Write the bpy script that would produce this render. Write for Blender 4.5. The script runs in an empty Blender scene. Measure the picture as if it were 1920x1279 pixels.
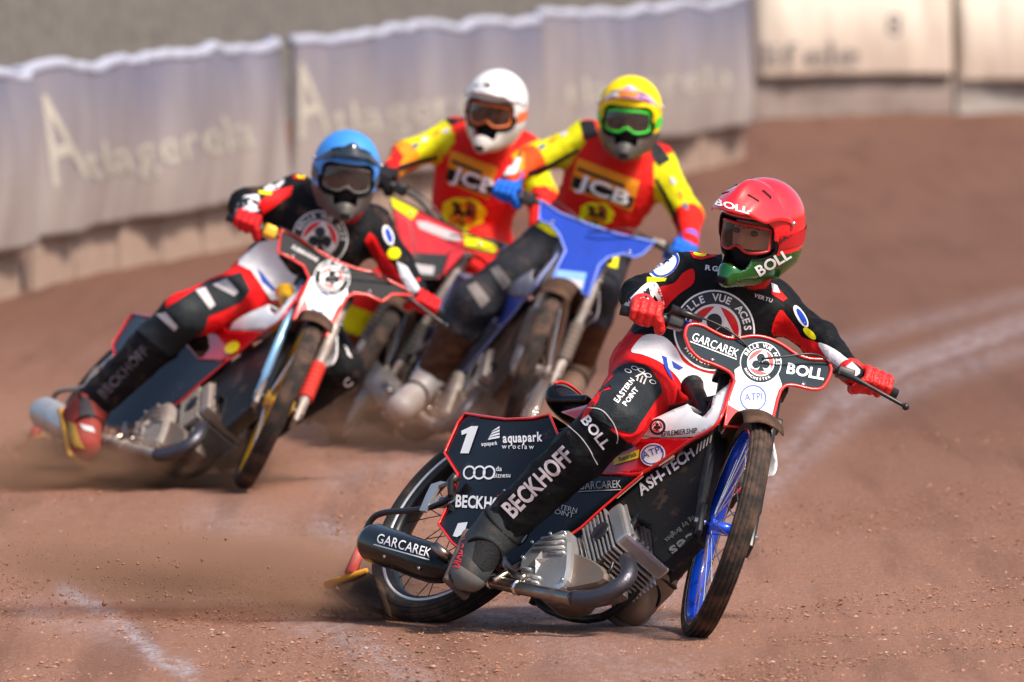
import bpy, bmesh, math, random
import numpy as np
from mathutils import Vector, Matrix, noise
from mathutils.bvhtree import BVHTree

random.seed(7); rng = np.random.default_rng(7)
SC = bpy.context.scene
COL = SC.collection
R_ = math.radians

# ------------------------------------------------------------------ camera, sky, sun, exposure
IW, IH = 1920.0, 1279.0                     # photograph size, used to turn photo pixels into directions
LENS, CAM_H, HOR, ROLL = 400.0, 2.383, -288.0, -1.0
FPX = LENS / 36.0 * IW
_p = math.atan((IH / 2 - HOR) / FPX); _r = R_(ROLL)
FW = np.array([0, math.cos(_p), -math.sin(_p)]); _up = np.array([0, math.sin(_p), math.cos(_p)]); _rt = np.array([1.0, 0, 0])
RT = math.cos(_r) * _rt + math.sin(_r) * _up; UP = -math.sin(_r) * _rt + math.cos(_r) * _up
CAM = np.array([0, 0, CAM_H])
cam_d = bpy.data.cameras.new('camera'); cam = bpy.data.objects.new('camera', cam_d); COL.objects.link(cam)
cam_d.lens = LENS; cam_d.sensor_width = 36; cam_d.clip_start = 1; cam_d.clip_end = 5000
cam.matrix_world = Matrix(((RT[0], UP[0], -FW[0], CAM[0]), (RT[1], UP[1], -FW[1], CAM[1]), (RT[2], UP[2], -FW[2], CAM[2]), (0, 0, 0, 1)))
cam_d.dof.use_dof = True; cam_d.dof.focus_distance = 34.75; cam_d.dof.aperture_fstop = 5.6
SC.camera = cam

SUN_EL, SUN_AZ = 50.0, 128.0                # azimuth: direction the light comes from, clockwise from +Y
w = bpy.data.worlds.new('World'); SC.world = w; w.use_nodes = True
nt = w.node_tree; sky = nt.nodes.new('ShaderNodeTexSky'); sky.sky_type = 'NISHITA'; sky.sun_disc = False
sky.sun_elevation = R_(SUN_EL); sky.sun_rotation = R_(SUN_AZ); sky.dust_density = 3.0; sky.air_density = 1.0
bg = nt.nodes['Background']; bg.inputs['Strength'].default_value = 0.11
nt.links.new(sky.outputs[0], bg.inputs['Color'])
sd = bpy.data.lights.new('sun', 'SUN'); sun = bpy.data.objects.new('sun', sd); COL.objects.link(sun)
sd.energy = 3.5; sd.angle = R_(10.0); sd.color = (1.0, 0.90, 0.78)
_sv = Vector((math.sin(R_(SUN_AZ)) * math.cos(R_(SUN_EL)), math.cos(R_(SUN_AZ)) * math.cos(R_(SUN_EL)), math.sin(R_(SUN_EL))))
sun.rotation_euler = _sv.to_track_quat('Z', 'Y').to_euler()
SC.view_settings.view_transform = 'Standard'; SC.view_settings.look = 'None'
SC.view_settings.gamma = 1; SC.view_settings.exposure = 0.68; SC.view_settings.use_curve_mapping = False

# ------------------------------------------------------------------ helpers: pixels, materials, meshes
def ray(px, py):
    return FW + RT * ((px - IW / 2) / FPX) + UP * ((IH / 2 - py) / FPX)
def PX(px, py, depth):
    return CAM + ray(px, py) * depth
def GND(px, py, z=0.0):
    d = ray(px, py); return CAM + d * ((z - CAM[2]) / d[2])
def PROJ(P):
    d = np.asarray(P) - CAM; z = d @ FW
    return np.stack([IW / 2 + FPX * (d @ RT) / z, IH / 2 - FPX * (d @ UP) / z], -1)

def lin(h):
    h = h.lstrip('#'); c = [int(h[i:i + 2], 16) / 255 for i in (0, 2, 4)]
    return tuple(x / 12.92 if x <= .04045 else ((x + .055) / 1.055) ** 2.4 for x in c)
MATS = {}
DUST = (0.21, 0.115, 0.08)
def mat(name, col=(.5, .5, .5), rough=.5, metal=0.0, coat=0.0, dirt=0.0, bump=0.0, bscale=60.0, attr=None, cell=False, var=0.12, sheen=0.0):
    if name in MATS: return MATS[name]
    if isinstance(col, str): col = lin(col)
    m = bpy.data.materials.new(name); m.use_nodes = True; n = m.node_tree.nodes; l = m.node_tree.links
    b = n['Principled BSDF']; b.inputs['Roughness'].default_value = rough; b.inputs['Metallic'].default_value = metal
    b.inputs['Coat Weight'].default_value = coat; b.inputs['Coat Roughness'].default_value = .06
    if rough >= .55 and metal == 0: b.inputs['Specular IOR Level'].default_value = .15
    tc = n.new('ShaderNodeTexCoord')
    if attr:
        a = n.new('ShaderNodeVertexColor'); a.layer_name = attr; src = a.outputs[0]
    else:
        rgb = n.new('ShaderNodeRGB'); rgb.outputs[0].default_value = (*col, 1); src = rgb.outputs[0]
    if var:
        nv = n.new('ShaderNodeTexNoise'); nv.inputs['Scale'].default_value = 9; nv.inputs['Detail'].default_value = 5
        l.new(tc.outputs['Object'], nv.inputs['Vector'])
        mr = n.new('ShaderNodeMapRange'); mr.inputs['From Min'].default_value = .3; mr.inputs['From Max'].default_value = .7
        mr.inputs['To Min'].default_value = 1 - var; mr.inputs['To Max'].default_value = 1 + var
        l.new(nv.outputs['Fac'], mr.inputs['Value'])
        mx = n.new('ShaderNodeVectorMath'); mx.operation = 'SCALE'; l.new(src, mx.inputs[0]); l.new(mr.outputs[0], mx.inputs['Scale']); src = mx.outputs[0]
    if dirt:
        nd = n.new('ShaderNodeTexNoise'); nd.inputs['Scale'].default_value = 14; nd.inputs['Detail'].default_value = 8; nd.inputs['Roughness'].default_value = .65
        l.new(tc.outputs['Object'], nd.inputs['Vector'])
        m2 = n.new('ShaderNodeMapRange'); m2.inputs['From Min'].default_value = .62 - dirt * .4; m2.inputs['From Max'].default_value = .85 - dirt * .25
        m2.inputs['To Max'].default_value = min(1, .35 + dirt * .6); l.new(nd.outputs['Fac'], m2.inputs['Value'])
        mm = n.new('ShaderNodeMix'); mm.data_type = 'RGBA'; l.new(m2.outputs[0], mm.inputs['Factor']); l.new(src, mm.inputs['A']); mm.inputs['B'].default_value = (*DUST, 1)
        src = mm.outputs['Result']
        mrr = n.new('ShaderNodeMapRange'); mrr.inputs['To Min'].default_value = rough; mrr.inputs['To Max'].default_value = .9
        l.new(m2.outputs[0], mrr.inputs['Value']); l.new(mrr.outputs[0], b.inputs['Roughness'])
    l.new(src, b.inputs['Base Color'])
    if bump:
        if cell:
            nb = n.new('ShaderNodeTexVoronoi'); nb.feature = 'DISTANCE_TO_EDGE'; out = nb.outputs['Distance']
        else:
            nb = n.new('ShaderNodeTexNoise'); nb.inputs['Detail'].default_value = 4; out = nb.outputs['Fac']
        nb.inputs['Scale'].default_value = bscale; l.new(tc.outputs['Object'], nb.inputs['Vector'])
        bp = n.new('ShaderNodeBump'); bp.inputs['Strength'].default_value = bump; bp.inputs['Distance'].default_value = .01
        l.new(out, bp.inputs['Height']); l.new(bp.outputs[0], b.inputs['Normal'])
    if name == 'gloss_black': b.inputs['Specular IOR Level'].default_value = .3
    MATS[name] = m
    return m

GEO = {}                                    # object -> (world verts, faces, world normals per vert) for projecting marks onto it
class Root:
    """an Empty with a rigid transform; parts are given in world coordinates and stored locally"""
    def __init__(s, name, loc, M=None, label=None, cat=None, group=None):
        s.t = np.array(loc, float); s.M = np.eye(3) if M is None else np.array(M)
        s.o = bpy.data.objects.new(name, None); COL.objects.link(s.o); s.o.empty_display_size = .1
        m4 = Matrix.Identity(4)
        for i in range(3):
            for j in range(3): m4[i][j] = s.M[i][j]
            m4[i][3] = s.t[i]
        s.o.matrix_world = m4
        tag(s.o, label, cat, group)
    def loc(s, W): return (np.asarray(W) - s.t) @ s.M
    def wor(s, L): return np.asarray(L) @ s.M.T + s.t
def tag(o, label=None, cat=None, group=None, kind=None):
    if label: o['label'] = label
    if cat: o['category'] = cat
    if group: o['group'] = group
    if kind: o['kind'] = kind
    return o
def mk(name, V, F, m, parent=None, root=None, smooth=True, world=False, mats=None, midx=None, vcol=None, normals=None, sol=None, reg=False):
    """V local to root (or world when world=True)"""
    V = np.asarray(V, float)
    if sol and reg:                                   # open sheets that carry marks: faces towards the viewer's side
        W_ = V if (world or root is None) else root.wor(V); tot = 0.0
        for f_ in F: tot += np.cross(W_[f_[1]] - W_[f_[0]], W_[f_[2]] - W_[f_[0]]) @ ray(960, 640)
        if tot > 0: F = [tuple(f)[::-1] for f in F]
    if world and root is not None: V = root.loc(V)
    me = bpy.data.meshes.new(name)
    me.from_pydata(V.tolist(), [], [list(map(int, f)) for f in F]); me.update()
    for mm in (mats or [m]): me.materials.append(mm)
    if midx is not None: me.polygons.foreach_set('material_index', np.asarray(midx, np.int32))
    if smooth: me.polygons.foreach_set('use_smooth', np.ones(len(me.polygons), bool))
    if vcol is not None:
        a = me.color_attributes.new('Col', 'FLOAT_COLOR', 'POINT')
        c = np.ones((len(V), 4), np.float32); c[:, :3] = vcol; a.data.foreach_set('color', c.ravel())
    if normals is not None:
        nl = normals @ root.M if root is not None else normals
        me.normals_split_custom_set_from_vertices([tuple(x) for x in nl])
    o = bpy.data.objects.new(name, me); COL.objects.link(o)
    if sol:
        s = o.modifiers.new('s', 'SOLIDIFY'); s.thickness = sol; s.offset = -1
    p = parent if parent is not None else (root.o if root is not None else None)
    if p is not None: o.parent = p
    if reg:
        W = root.wor(V) if root is not None else V
        nr = np.zeros((len(V), 3)); me.vertices.foreach_get('normal', nr.reshape(-1)) if False else None
        nn = np.array([v.normal[:] for v in me.vertices]);  nn = nn @ root.M.T if root is not None else nn
        GEO[o] = (W, [list(map(int, f)) for f in F], nn, BVHTree.FromPolygons(W.tolist(), [list(map(int, f)) for f in F]))
    return o

def norm(v): v = np.asarray(v, float); return v / (np.linalg.norm(v) + 1e-12)
def rotm(axis, a):
    axis = norm(axis); K = np.array([[0, -axis[2], axis[1]], [axis[2], 0, -axis[0]], [-axis[1], axis[0], 0]])
    return np.eye(3) + math.sin(a) * K + (1 - math.cos(a)) * K @ K
def smooth_path(P, n=6):
    P = np.asarray(P, float); o = []
    Q = np.vstack([2 * P[0] - P[1], P, 2 * P[-1] - P[-2]])
    for i in range(1, len(Q) - 2):
        for k in range(n):
            t = k / n; a, b, c, d = Q[i - 1], Q[i], Q[i + 1], Q[i + 2]
            o.append(.5 * (2 * b + (c - a) * t + (2 * a - 5 * b + 4 * c - d) * t * t + (3 * b - a - 3 * c + d) * t ** 3))
    o.append(P[-1]); return np.array(o)
def tube(P, r, n=12, closed=False, cap=True):
    P = np.asarray(P, float); N = len(P); r = np.broadcast_to(np.asarray(r, float), (N,))
    T = np.gradient(P, axis=0) if not closed else np.roll(P, -1, 0) - np.roll(P, 1, 0)
    T /= np.linalg.norm(T, axis=1)[:, None] + 1e-12
    u = np.cross(T[0], [0, 0, 1.0]);
    if np.linalg.norm(u) < .1: u = np.cross(T[0], [0, 1.0, 0])
    u = norm(u); V = []; a = np.linspace(0, 2 * np.pi, n, endpoint=False)
    for i in range(N):
        u = norm(u - T[i] * (u @ T[i])); v = np.cross(T[i], u)
        V.append(P[i] + r[i] * (np.cos(a)[:, None] * u + np.sin(a)[:, None] * v))
    V = np.vstack(V); F = []
    M = N if closed else N - 1
    for i in range(M):
        for k in range(n):
            a0 = i * n + k; b0 = i * n + (k + 1) % n; j = ((i + 1) % N) * n
            F.append((a0, b0, j + (k + 1) % n, j + k))
    if cap and not closed:
        F.append(tuple(range(n))[::-1]); F.append(tuple((N - 1) * n + k for k in range(n)))
    return V, F
def lathe(prof, c=(0, 0, 0), n=64, closed=True):
    """profile of (y, r) spun round the local Y axis"""
    prof = np.asarray(prof, float); m = len(prof); V = []; a = np.linspace(0, 2 * np.pi, n, endpoint=False)
    for t in a: V.append(np.stack([prof[:, 1] * math.cos(t), prof[:, 0], prof[:, 1] * math.sin(t)], -1))
    V = np.vstack(V) + np.asarray(c, float); F = []
    for i in range(n):
        for k in range(m if closed else m - 1):
            a0 = i * m + k; b0 = i * m + (k + 1) % m; j = ((i + 1) % n) * m
            F.append((a0, j + k, j + (k + 1) % m, b0))
    return V, F
def boxm(c, h, M=None, bev=0.0):
    M = np.eye(3) if M is None else np.asarray(M); h = np.asarray(h, float); c = np.asarray(c, float)
    if bev <= 0:
        V = np.array([[x, y, z] for x in (-1, 1) for y in (-1, 1) for z in (-1, 1)]) * h
        F = [(0, 1, 3, 2), (4, 6, 7, 5), (0, 4, 5, 1), (2, 3, 7, 6), (0, 2, 6, 4), (1, 5, 7, 3)]
        return V @ M.T + c, F
    bm = bmesh.new(); bmesh.ops.create_cube(bm, size=2)
    for v in bm.verts: v.co = Vector((v.co.x * h[0], v.co.y * h[1], v.co.z * h[2]))
    bmesh.ops.bevel(bm, geom=bm.edges[:], offset=bev, segments=2, profile=.6, affect='EDGES')
    V = np.array([v.co[:] for v in bm.verts]); bm.verts.index_update(); F = [tuple(v.index for v in f.verts) for f in bm.faces]; bm.free()
    return V @ M.T + c, F
def merge(parts):
    V = []; F = []; o = 0
    for v, f in parts:
        V.append(np.asarray(v)); F += [tuple(i + o for i in q) for q in f]; o += len(v)
    return np.vstack(V), F
def fill2d(poly, maxlen=7.0, it=7):
    bm = bmesh.new(); vs = [bm.verts.new((float(x), float(y), 0)) for x, y in poly]; bm.faces.new(vs)
    return _refine(bm, maxlen, it)
def _refine(bm, maxlen, it=7):
    bmesh.ops.triangulate(bm, faces=bm.faces[:])
    for _ in range(it):
        es = [e for e in bm.edges if e.calc_length() > maxlen]
        if not es: break
        bmesh.ops.subdivide_edges(bm, edges=es, cuts=1); bmesh.ops.triangulate(bm, faces=[f for f in bm.faces if len(f.verts) > 3])
    bm.verts.index_update()
    V = np.array([v.co[:2] for v in bm.verts]); F = [tuple(v.index for v in f.verts) for f in bm.faces]; bm.free()
    return V, F
def ell(cx, cy, rx, ry=None, rot=0, a0=0, a1=360, n=36):
    ry = rx if ry is None else ry; a = np.radians(np.linspace(a0, a1, n, endpoint=(a1 - a0) < 359)); c, s = math.cos(R_(rot)), math.sin(R_(rot))
    x = rx * np.cos(a); y = -ry * np.sin(a)
    return np.stack([cx + c * x - s * y, cy + s * x + c * y], -1)
def spl(P, n=5, closed=True):
    P = np.asarray(P, float); N = len(P); o = []
    for i in range(N if closed else N - 1):
        a, b, c, d = (P[(i - 1) % N], P[i], P[(i + 1) % N], P[(i + 2) % N]) if closed else (P[max(i - 1, 0)], P[i], P[i + 1], P[min(i + 2, N - 1)])
        for k in range(n):
            t = k / n; o.append(.5 * (2 * b + (c - a) * t + (2 * a - 5 * b + 4 * c - d) * t * t + (3 * b - a - 3 * c + d) * t ** 3))
    if not closed: o.append(P[-1])
    return np.array(o)

# glyph outlines of the built-in font, as flat meshes
GLY = {}
def glyphs(chars, bold):
    obs = []
    for ch in chars:
        c = bpy.data.curves.new('g', 'FONT'); c.body = ch; c.resolution_u = 3; c.offset = .028 if bold else 0.004; c.fill_mode = 'FRONT'
        o = bpy.data.objects.new('g', c); COL.objects.link(o); obs.append((ch, o, c))
    dg = bpy.context.evaluated_depsgraph_get()
    for ch, o, c in obs:
        me = o.evaluated_get(dg).to_mesh()
        bm = bmesh.new(); bm.from_mesh(me); bmesh.ops.triangulate(bm, faces=bm.faces[:]); bm.verts.index_update()
        GLY[(ch, bold)] = (np.array([v.co[:2] for v in bm.verts]).reshape(-1, 2), [tuple(v.index for v in f.verts) for f in bm.faces]); bm.free()
    for ch, o, c in obs: bpy.data.objects.remove(o); bpy.data.curves.remove(c)
_ch = 'ABCDEFGHIJKLMNOPQRSTUVWXYZabcdefghijklmnopqrstuvwxyz0123456789-/'
glyphs(_ch, False); glyphs(_ch, True)
CAPH = GLY[('H', False)][0][:, 1].max()
def line_text(s, bold=True, gap=.09, shear=0.0):
    V = []; F = []; x = 0; o = 0
    for ch in s:
        if ch == ' ': x += .45; continue
        v, f = GLY[(ch, bold)]; v = v / CAPH; wd = v[:, 0].max() - v[:, 0].min()
        vv = v.copy(); vv[:, 0] += x - v[:, 0].min(); vv[:, 0] += shear * vv[:, 1]
        V.append(vv); F += [tuple(i + o for i in q) for q in f]; o += len(v); x += wd + gap * 1.3
    return np.vstack(V), F, x - gap * 1.3
def text_px(s, a, b, cap, bold=True, shear=0.0, gap=.09):
    """text from photo pixel a to photo pixel b (baseline), cap height in pixels"""
    V, F, wd = line_text(s, bold, gap, shear); a = np.array(a, float); b = np.array(b, float); d = b - a; L = np.linalg.norm(d); d /= L
    u = np.array([d[1], -d[0]])
    return a + np.outer(V[:, 0] / wd * L, d) + np.outer(V[:, 1] * cap, u), F
def arc_text(s, c, rad, a_mid, span, cap, inside=False, bold=True, rot=0, sq=(1, 1)):
    V = []; F = []; o = 0; N = len(s)
    for i, ch in enumerate(s):
        if ch == ' ': continue
        f = (i + .5) / N - .5
        ang = R_(a_mid - f * span) if not inside else R_(a_mid + f * span)
        v, q = GLY[(ch, bold)]; v = v / CAPH * cap; v = v - np.array([(v[:, 0].max() + v[:, 0].min()) / 2, 0])
        er = np.array([math.cos(ang), -math.sin(ang)]); et = np.array([math.sin(ang), math.cos(ang)])
        if not inside: p = rad * er + np.outer(v[:, 0], et) + np.outer(v[:, 1], er)
        else: p = rad * er - np.outer(v[:, 0], et) - np.outer(v[:, 1], er)
        cr, sr = math.cos(R_(rot)), math.sin(R_(rot)); p = p * np.array(sq); p = np.stack([cr * p[:, 0] - sr * p[:, 1], sr * p[:, 0] + cr * p[:, 1]], -1)
        V.append(p + np.array(c)); F += [tuple(k + o for k in t) for t in q]; o += len(v)
    return np.vstack(V), F
def refine_tris(V, F, maxlen):
    bm = bmesh.new(); vs = [bm.verts.new((float(x), float(y), 0)) for x, y in V]
    for f in F:
        try: bm.faces.new([vs[i] for i in f])
        except ValueError: pass
    return _refine(bm, maxlen, 5)
def decal(name, VF, target, m, root, off=.0018, maxlen=7.0, jump=.06):
    """lay a flat mark drawn in photo pixels onto the surface of a built object"""
    V, F = refine_tris(VF[0], VF[1], maxlen) if not isinstance(VF, np.ndarray) else fill2d(VF, maxlen)
    W, TF, TN, bvh = GEO[target]; o = Vector(CAM); out = np.zeros((len(V), 3)); nn = np.zeros((len(V), 3)); ok = np.zeros(len(V), bool)
    for i, (x, y) in enumerate(V):
        d = ray(x, y); h = bvh.ray_cast(o, Vector(d))
        if h[0] is None: continue
        idx = TF[h[2]]; p = np.array(h[0]); wgt = 1 / (np.linalg.norm(W[idx] - p, axis=1) + 1e-4); n = norm((TN[idx] * wgt[:, None]).sum(0)); fn = np.array(h[1])
        if n @ d > 0: n = -n
        out[i] = p + n * off; nn[i] = n; ok[i] = True
    G = []
    for f in F:
        if not all(ok[i] for i in f): continue
        q = out[list(f)]
        if max(np.linalg.norm(q[0] - q[1]), np.linalg.norm(q[1] - q[2]), np.linalg.norm(q[0] - q[2])) > jump: continue
        nn_ = np.cross(q[1] - q[0], q[2] - q[0]); G.append(f if nn_ @ nn[f[0]] > 0 else f[::-1])
    if not G: return None
    used = sorted({i for f in G for i in f}); re = {k: j for j, k in enumerate(used)}
    return mk(name, out[used], [tuple(re[i] for i in f) for f in G], m, parent=target, root=root, world=True, normals=nn[used])

# ------------------------------------------------------------------ implicit surfaces (bodies, helmets, gloves, boots)
def sdf_prim(q, P):
    k = q[0]
    if k == 'c':
        a, b, ra, rb = np.asarray(q[1], np.float32), np.asarray(q[2], np.float32), q[3], q[4]
        ab = b - a; t = np.clip(((P - a) @ ab) / (ab @ ab + 1e-9), 0, 1)
        return np.linalg.norm(P - a - t[..., None] * ab, axis=-1) - (ra + (rb - ra) * t)
    if k == 'e':
        c, r = np.asarray(q[1], np.float32), np.asarray(q[2], np.float32); M = np.asarray(q[3] if len(q) > 3 and q[3] is not None else np.eye(3), np.float32)
        L = (P - c) @ M; k0 = np.linalg.norm(L / r, axis=-1); k1 = np.linalg.norm(L / (r * r), axis=-1)
        return k0 * (k0 - 1) / (k1 + 1e-6)
    if k == 'b':
        c, h = np.asarray(q[1], np.float32), np.asarray(q[2], np.float32); M = np.asarray(q[3] if q[3] is not None else np.eye(3), np.float32); rd = q[4]
        L = np.abs((P - c) @ M) - (h - rd); return np.linalg.norm(np.maximum(L, 0), axis=-1) + np.minimum(L.max(-1), 0) - rd
def sdf_eval(prims, P, k):
    d = None
    for it in prims:
        q, op = it[0], it[1]; kk = it[2] if len(it) > 2 else k; e = sdf_prim(q, P)
        if op == '+':
            if d is None: d = e
            else: h = np.maximum(kk - np.abs(d - e), 0) / kk; d = np.minimum(d, e) - h * h * kk * .25
        else:
            e = -e; h = np.maximum(kk - np.abs(d - e), 0) / kk; d = np.maximum(d, e) + h * h * kk * .25
    return d
def bounds(prims):
    lo = np.full(3, 1e9); hi = -lo
    for it in prims:
        if it[1] != '+': continue
        q = it[0]
        if q[0] == 'c': pts = [(np.array(q[1]), q[3]), (np.array(q[2]), q[4])]
        else: pts = [(np.array(q[1]), float(np.max(q[2])) * (1.0 if q[0] == 'e' else 1.75))]
        for p, r in pts: lo = np.minimum(lo, p - r); hi = np.maximum(hi, p + r)
    return lo, hi
def sdf_mesh(prims, k, vox, disp=None):
    lo, hi = bounds(prims); lo = lo - 4 * vox; hi = hi + 4 * vox
    n = np.ceil((hi - lo) / vox).astype(int) + 1
    ax = [lo[i] + vox * np.arange(n[i]) for i in range(3)]
    D = np.empty(n, np.float32)
    for i in range(0, n[0], 24):                      # slabs, to keep memory small
        X, Y, Z = np.meshgrid(ax[0][i:i + 24], ax[1], ax[2], indexing='ij'); P = np.stack([X, Y, Z], -1).astype(np.float32)
        D[i:i + 24] = sdf_eval(prims, P, k)
    s = D < 0
    c = [s[a:n[0] - 1 + a, b:n[1] - 1 + b, d:n[2] - 1 + d] for a in (0, 1) for b in (0, 1) for d in (0, 1)]
    cnt = sum(x.astype(np.int8) for x in c); act = (cnt > 0) & (cnt < 8); I = np.argwhere(act)
    idx = np.full(act.shape, -1, np.int32); idx[act] = np.arange(len(I))
    acc = np.zeros((len(I), 3)); num = np.zeros(len(I))
    cor = np.array([[a, b, d] for a in (0, 1) for b in (0, 1) for d in (0, 1)])
    val = np.stack([D[I[:, 0] + a, I[:, 1] + b, I[:, 2] + d] for a, b, d in cor], -1)
    for i in range(8):
        for j in range(i + 1, 8):
            if np.abs(cor[i] - cor[j]).sum() != 1: continue
            m = (val[:, i] < 0) != (val[:, j] < 0); t = val[m, i] / (val[m, i] - val[m, j])
            acc[m] += cor[i] + t[:, None] * (cor[j] - cor[i]); num[m] += 1
    V = lo + vox * (I + acc / num[:, None]); F = []
    for axis in range(3):
        o1, o2 = [(1, 2), (2, 0), (0, 1)][axis]
        sl0 = [slice(1, -1)] * 3; sl1 = [slice(1, -1)] * 3; sl0[axis] = slice(0, -1); sl1[axis] = slice(1, None)
        A, Bq = s[tuple(sl0)], s[tuple(sl1)]; ch = np.argwhere(A != Bq)
        if not len(ch): continue
        g = ch.copy(); g[:, [k2 for k2 in range(3) if k2 != axis]] += 1
        e1 = np.zeros(3, int); e1[o1] = 1; e2 = np.zeros(3, int); e2[o2] = 1
        q = [idx[tuple((g - x).T)] for x in (e1 + e2, e2, 0 * e1, e1)]
        q = np.stack(q, -1); flip = ~A[tuple(ch.T)]; q[flip] = q[flip][:, ::-1]; F.append(q)
    F = np.vstack(F); F = F[(F >= 0).all(1)]
    return V, F
def part_ids(prims, V):
    return np.argmin(np.stack([sdf_prim(it[0], V.astype(np.float32)) if it[1] == '+' else np.full(len(V), 9.0) for it in prims], -1), -1)
def vnormals(V, F):
    F = np.asarray(F); n = np.cross(V[F[:, 2]] - V[F[:, 0]], V[F[:, 3]] - V[F[:, 1]]); o = np.zeros_like(V)
    for k in range(4): np.add.at(o, F[:, k], n)
    return o / (np.linalg.norm(o, axis=1)[:, None] + 1e-12)
def folds(V, amp, seed=0, scale=1.0):
    r = np.random.default_rng(seed); d = np.zeros(len(V))
    for i in range(7):
        k = r.normal(size=3); k = k / np.linalg.norm(k) * r.uniform(55, 120) * scale; k2 = r.normal(size=3) * 22 * scale; k3 = r.normal(size=3) * 12
        d += (1 - np.abs(np.sin(V @ k * .5 + 1.6 * np.sin(V @ k2 + i) + i))) ** 2 * (.5 + .5 * np.sin(V @ k3 + 2 * i))
    return amp * (d / 7 - .2) * 3

# ------------------------------------------------------------------ the setting: track, bank, fence, wall
def pxdist(Q, line):
    L = np.asarray(line, float); d = np.full(len(Q), 1e9)
    for a, b in zip(L[:-1], L[1:]):
        ab = b - a; t = np.clip(((Q - a) @ ab) / (ab @ ab), 0, 1); d = np.minimum(d, np.hypot(*(Q - a - t[:, None] * ab).T))
    return d
def ground_mat(name='shale', attr=True):
    m = bpy.data.materials.new(name); m.use_nodes = True; n = m.node_tree.nodes; l = m.node_tree.links; b = n['Principled BSDF']; b.inputs['Roughness'].default_value = .92
    b.inputs['Specular IOR Level'].default_value = .25
    tc = n.new('ShaderNodeTexCoord')
    def nz(scale, sx, sy, det=6, rg=.6):
        mp = n.new('ShaderNodeMapping'); mp.inputs['Scale'].default_value = (sx, sy, 1); l.new(tc.outputs['Object'], mp.inputs[0])
        t = n.new('ShaderNodeTexNoise'); t.inputs['Scale'].default_value = scale; t.inputs['Detail'].default_value = det; t.inputs['Roughness'].default_value = rg; l.new(mp.outputs[0], t.inputs['Vector']); return t.outputs['Fac']
    def mr(v, a, c, d=0.0, e=1.0):
        q = n.new('ShaderNodeMapRange'); q.inputs['From Min'].default_value = a; q.inputs['From Max'].default_value = c; q.inputs['To Min'].default_value = d; q.inputs['To Max'].default_value = e; l.new(v, q.inputs['Value']); return q.outputs[0]
    def mix(f, a, c):
        q = n.new('ShaderNodeMix'); q.data_type = 'RGBA'; l.new(f, q.inputs['Factor'])
        for s_, v in (('A', a), ('B', c)):
            if isinstance(v, tuple): q.inputs[s_].default_value = (*v, 1)
            else: l.new(v, q.inputs[s_])
        return q.outputs['Result']
    big = nz(1.0, .9, .16, 5); mid = nz(9, 1, .22, 8, .7); fine = nz(70, 1, .30, 6, .75); grit = nz(230, 1, .25, 3, .7)
    c = mix(mr(big, .35, .68), GC1, GC2)
    c = mix(mr(mid, .38, .66, 0, .65), c, GC3)
    c = mix(mr(fine, .52, .66, 0, .75), c, GC4)
    c = mix(mr(fine, .30, .44, .8, 0), c, GC5)
    if attr:
        st = n.new('ShaderNodeMapping'); st.inputs['Rotation'].default_value = (0, 0, R_(24)); st.inputs['Scale'].default_value = (5.0, .22, 1); l.new(tc.outputs['Object'], st.inputs[0])
        tn = n.new('ShaderNodeTexNoise'); tn.inputs['Scale'].default_value = 1.0; tn.inputs['Detail'].default_value = 6; l.new(st.outputs[0], tn.inputs['Vector'])
        c = mix(mr(tn.outputs['Fac'], .50, .66, 0, .40), c, GC5)
        dm = n.new('ShaderNodeAttribute'); dm.attribute_name = 'far_tone'; c = mix(dm.outputs['Fac'], c, (.165, .070, .044))
        at = n.new('ShaderNodeAttribute'); at.attribute_name = 'chalk'
        ns = n.new('ShaderNodeMath'); ns.operation = 'MULTIPLY'; l.new(at.outputs['Fac'], ns.inputs[0]); l.new(mr(nz(16, 1, .35, 7, .75), .36, .62), ns.inputs[1])
        n2 = n.new('ShaderNodeMath'); n2.operation = 'MULTIPLY'; n2.use_clamp = True; l.new(ns.outputs[0], n2.inputs[0]); l.new(mr(fine, .3, .6, .25, 1.3), n2.inputs[1])
        c = mix(n2.outputs[0], c, (.56, .47, .50))
    l.new(c, b.inputs['Base Color'])
    ad = n.new('ShaderNodeMath'); ad.operation = 'ADD'; l.new(fine, ad.inputs[0]); l.new(grit, ad.inputs[1])
    bp = n.new('ShaderNodeBump'); bp.inputs['Strength'].default_value = .9; bp.inputs['Distance'].default_value = .03; l.new(ad.outputs[0], bp.inputs['Height']); l.new(bp.outputs[0], b.inputs['Normal'])
    return m
GC1, GC2, GC3, GC4, GC5 = (.35, .160, .097), (.47, .235, .158), (.41, .205, .140), (.54, .335, .265), (.150, .070, .047)
G_SHALE = ground_mat()
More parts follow.
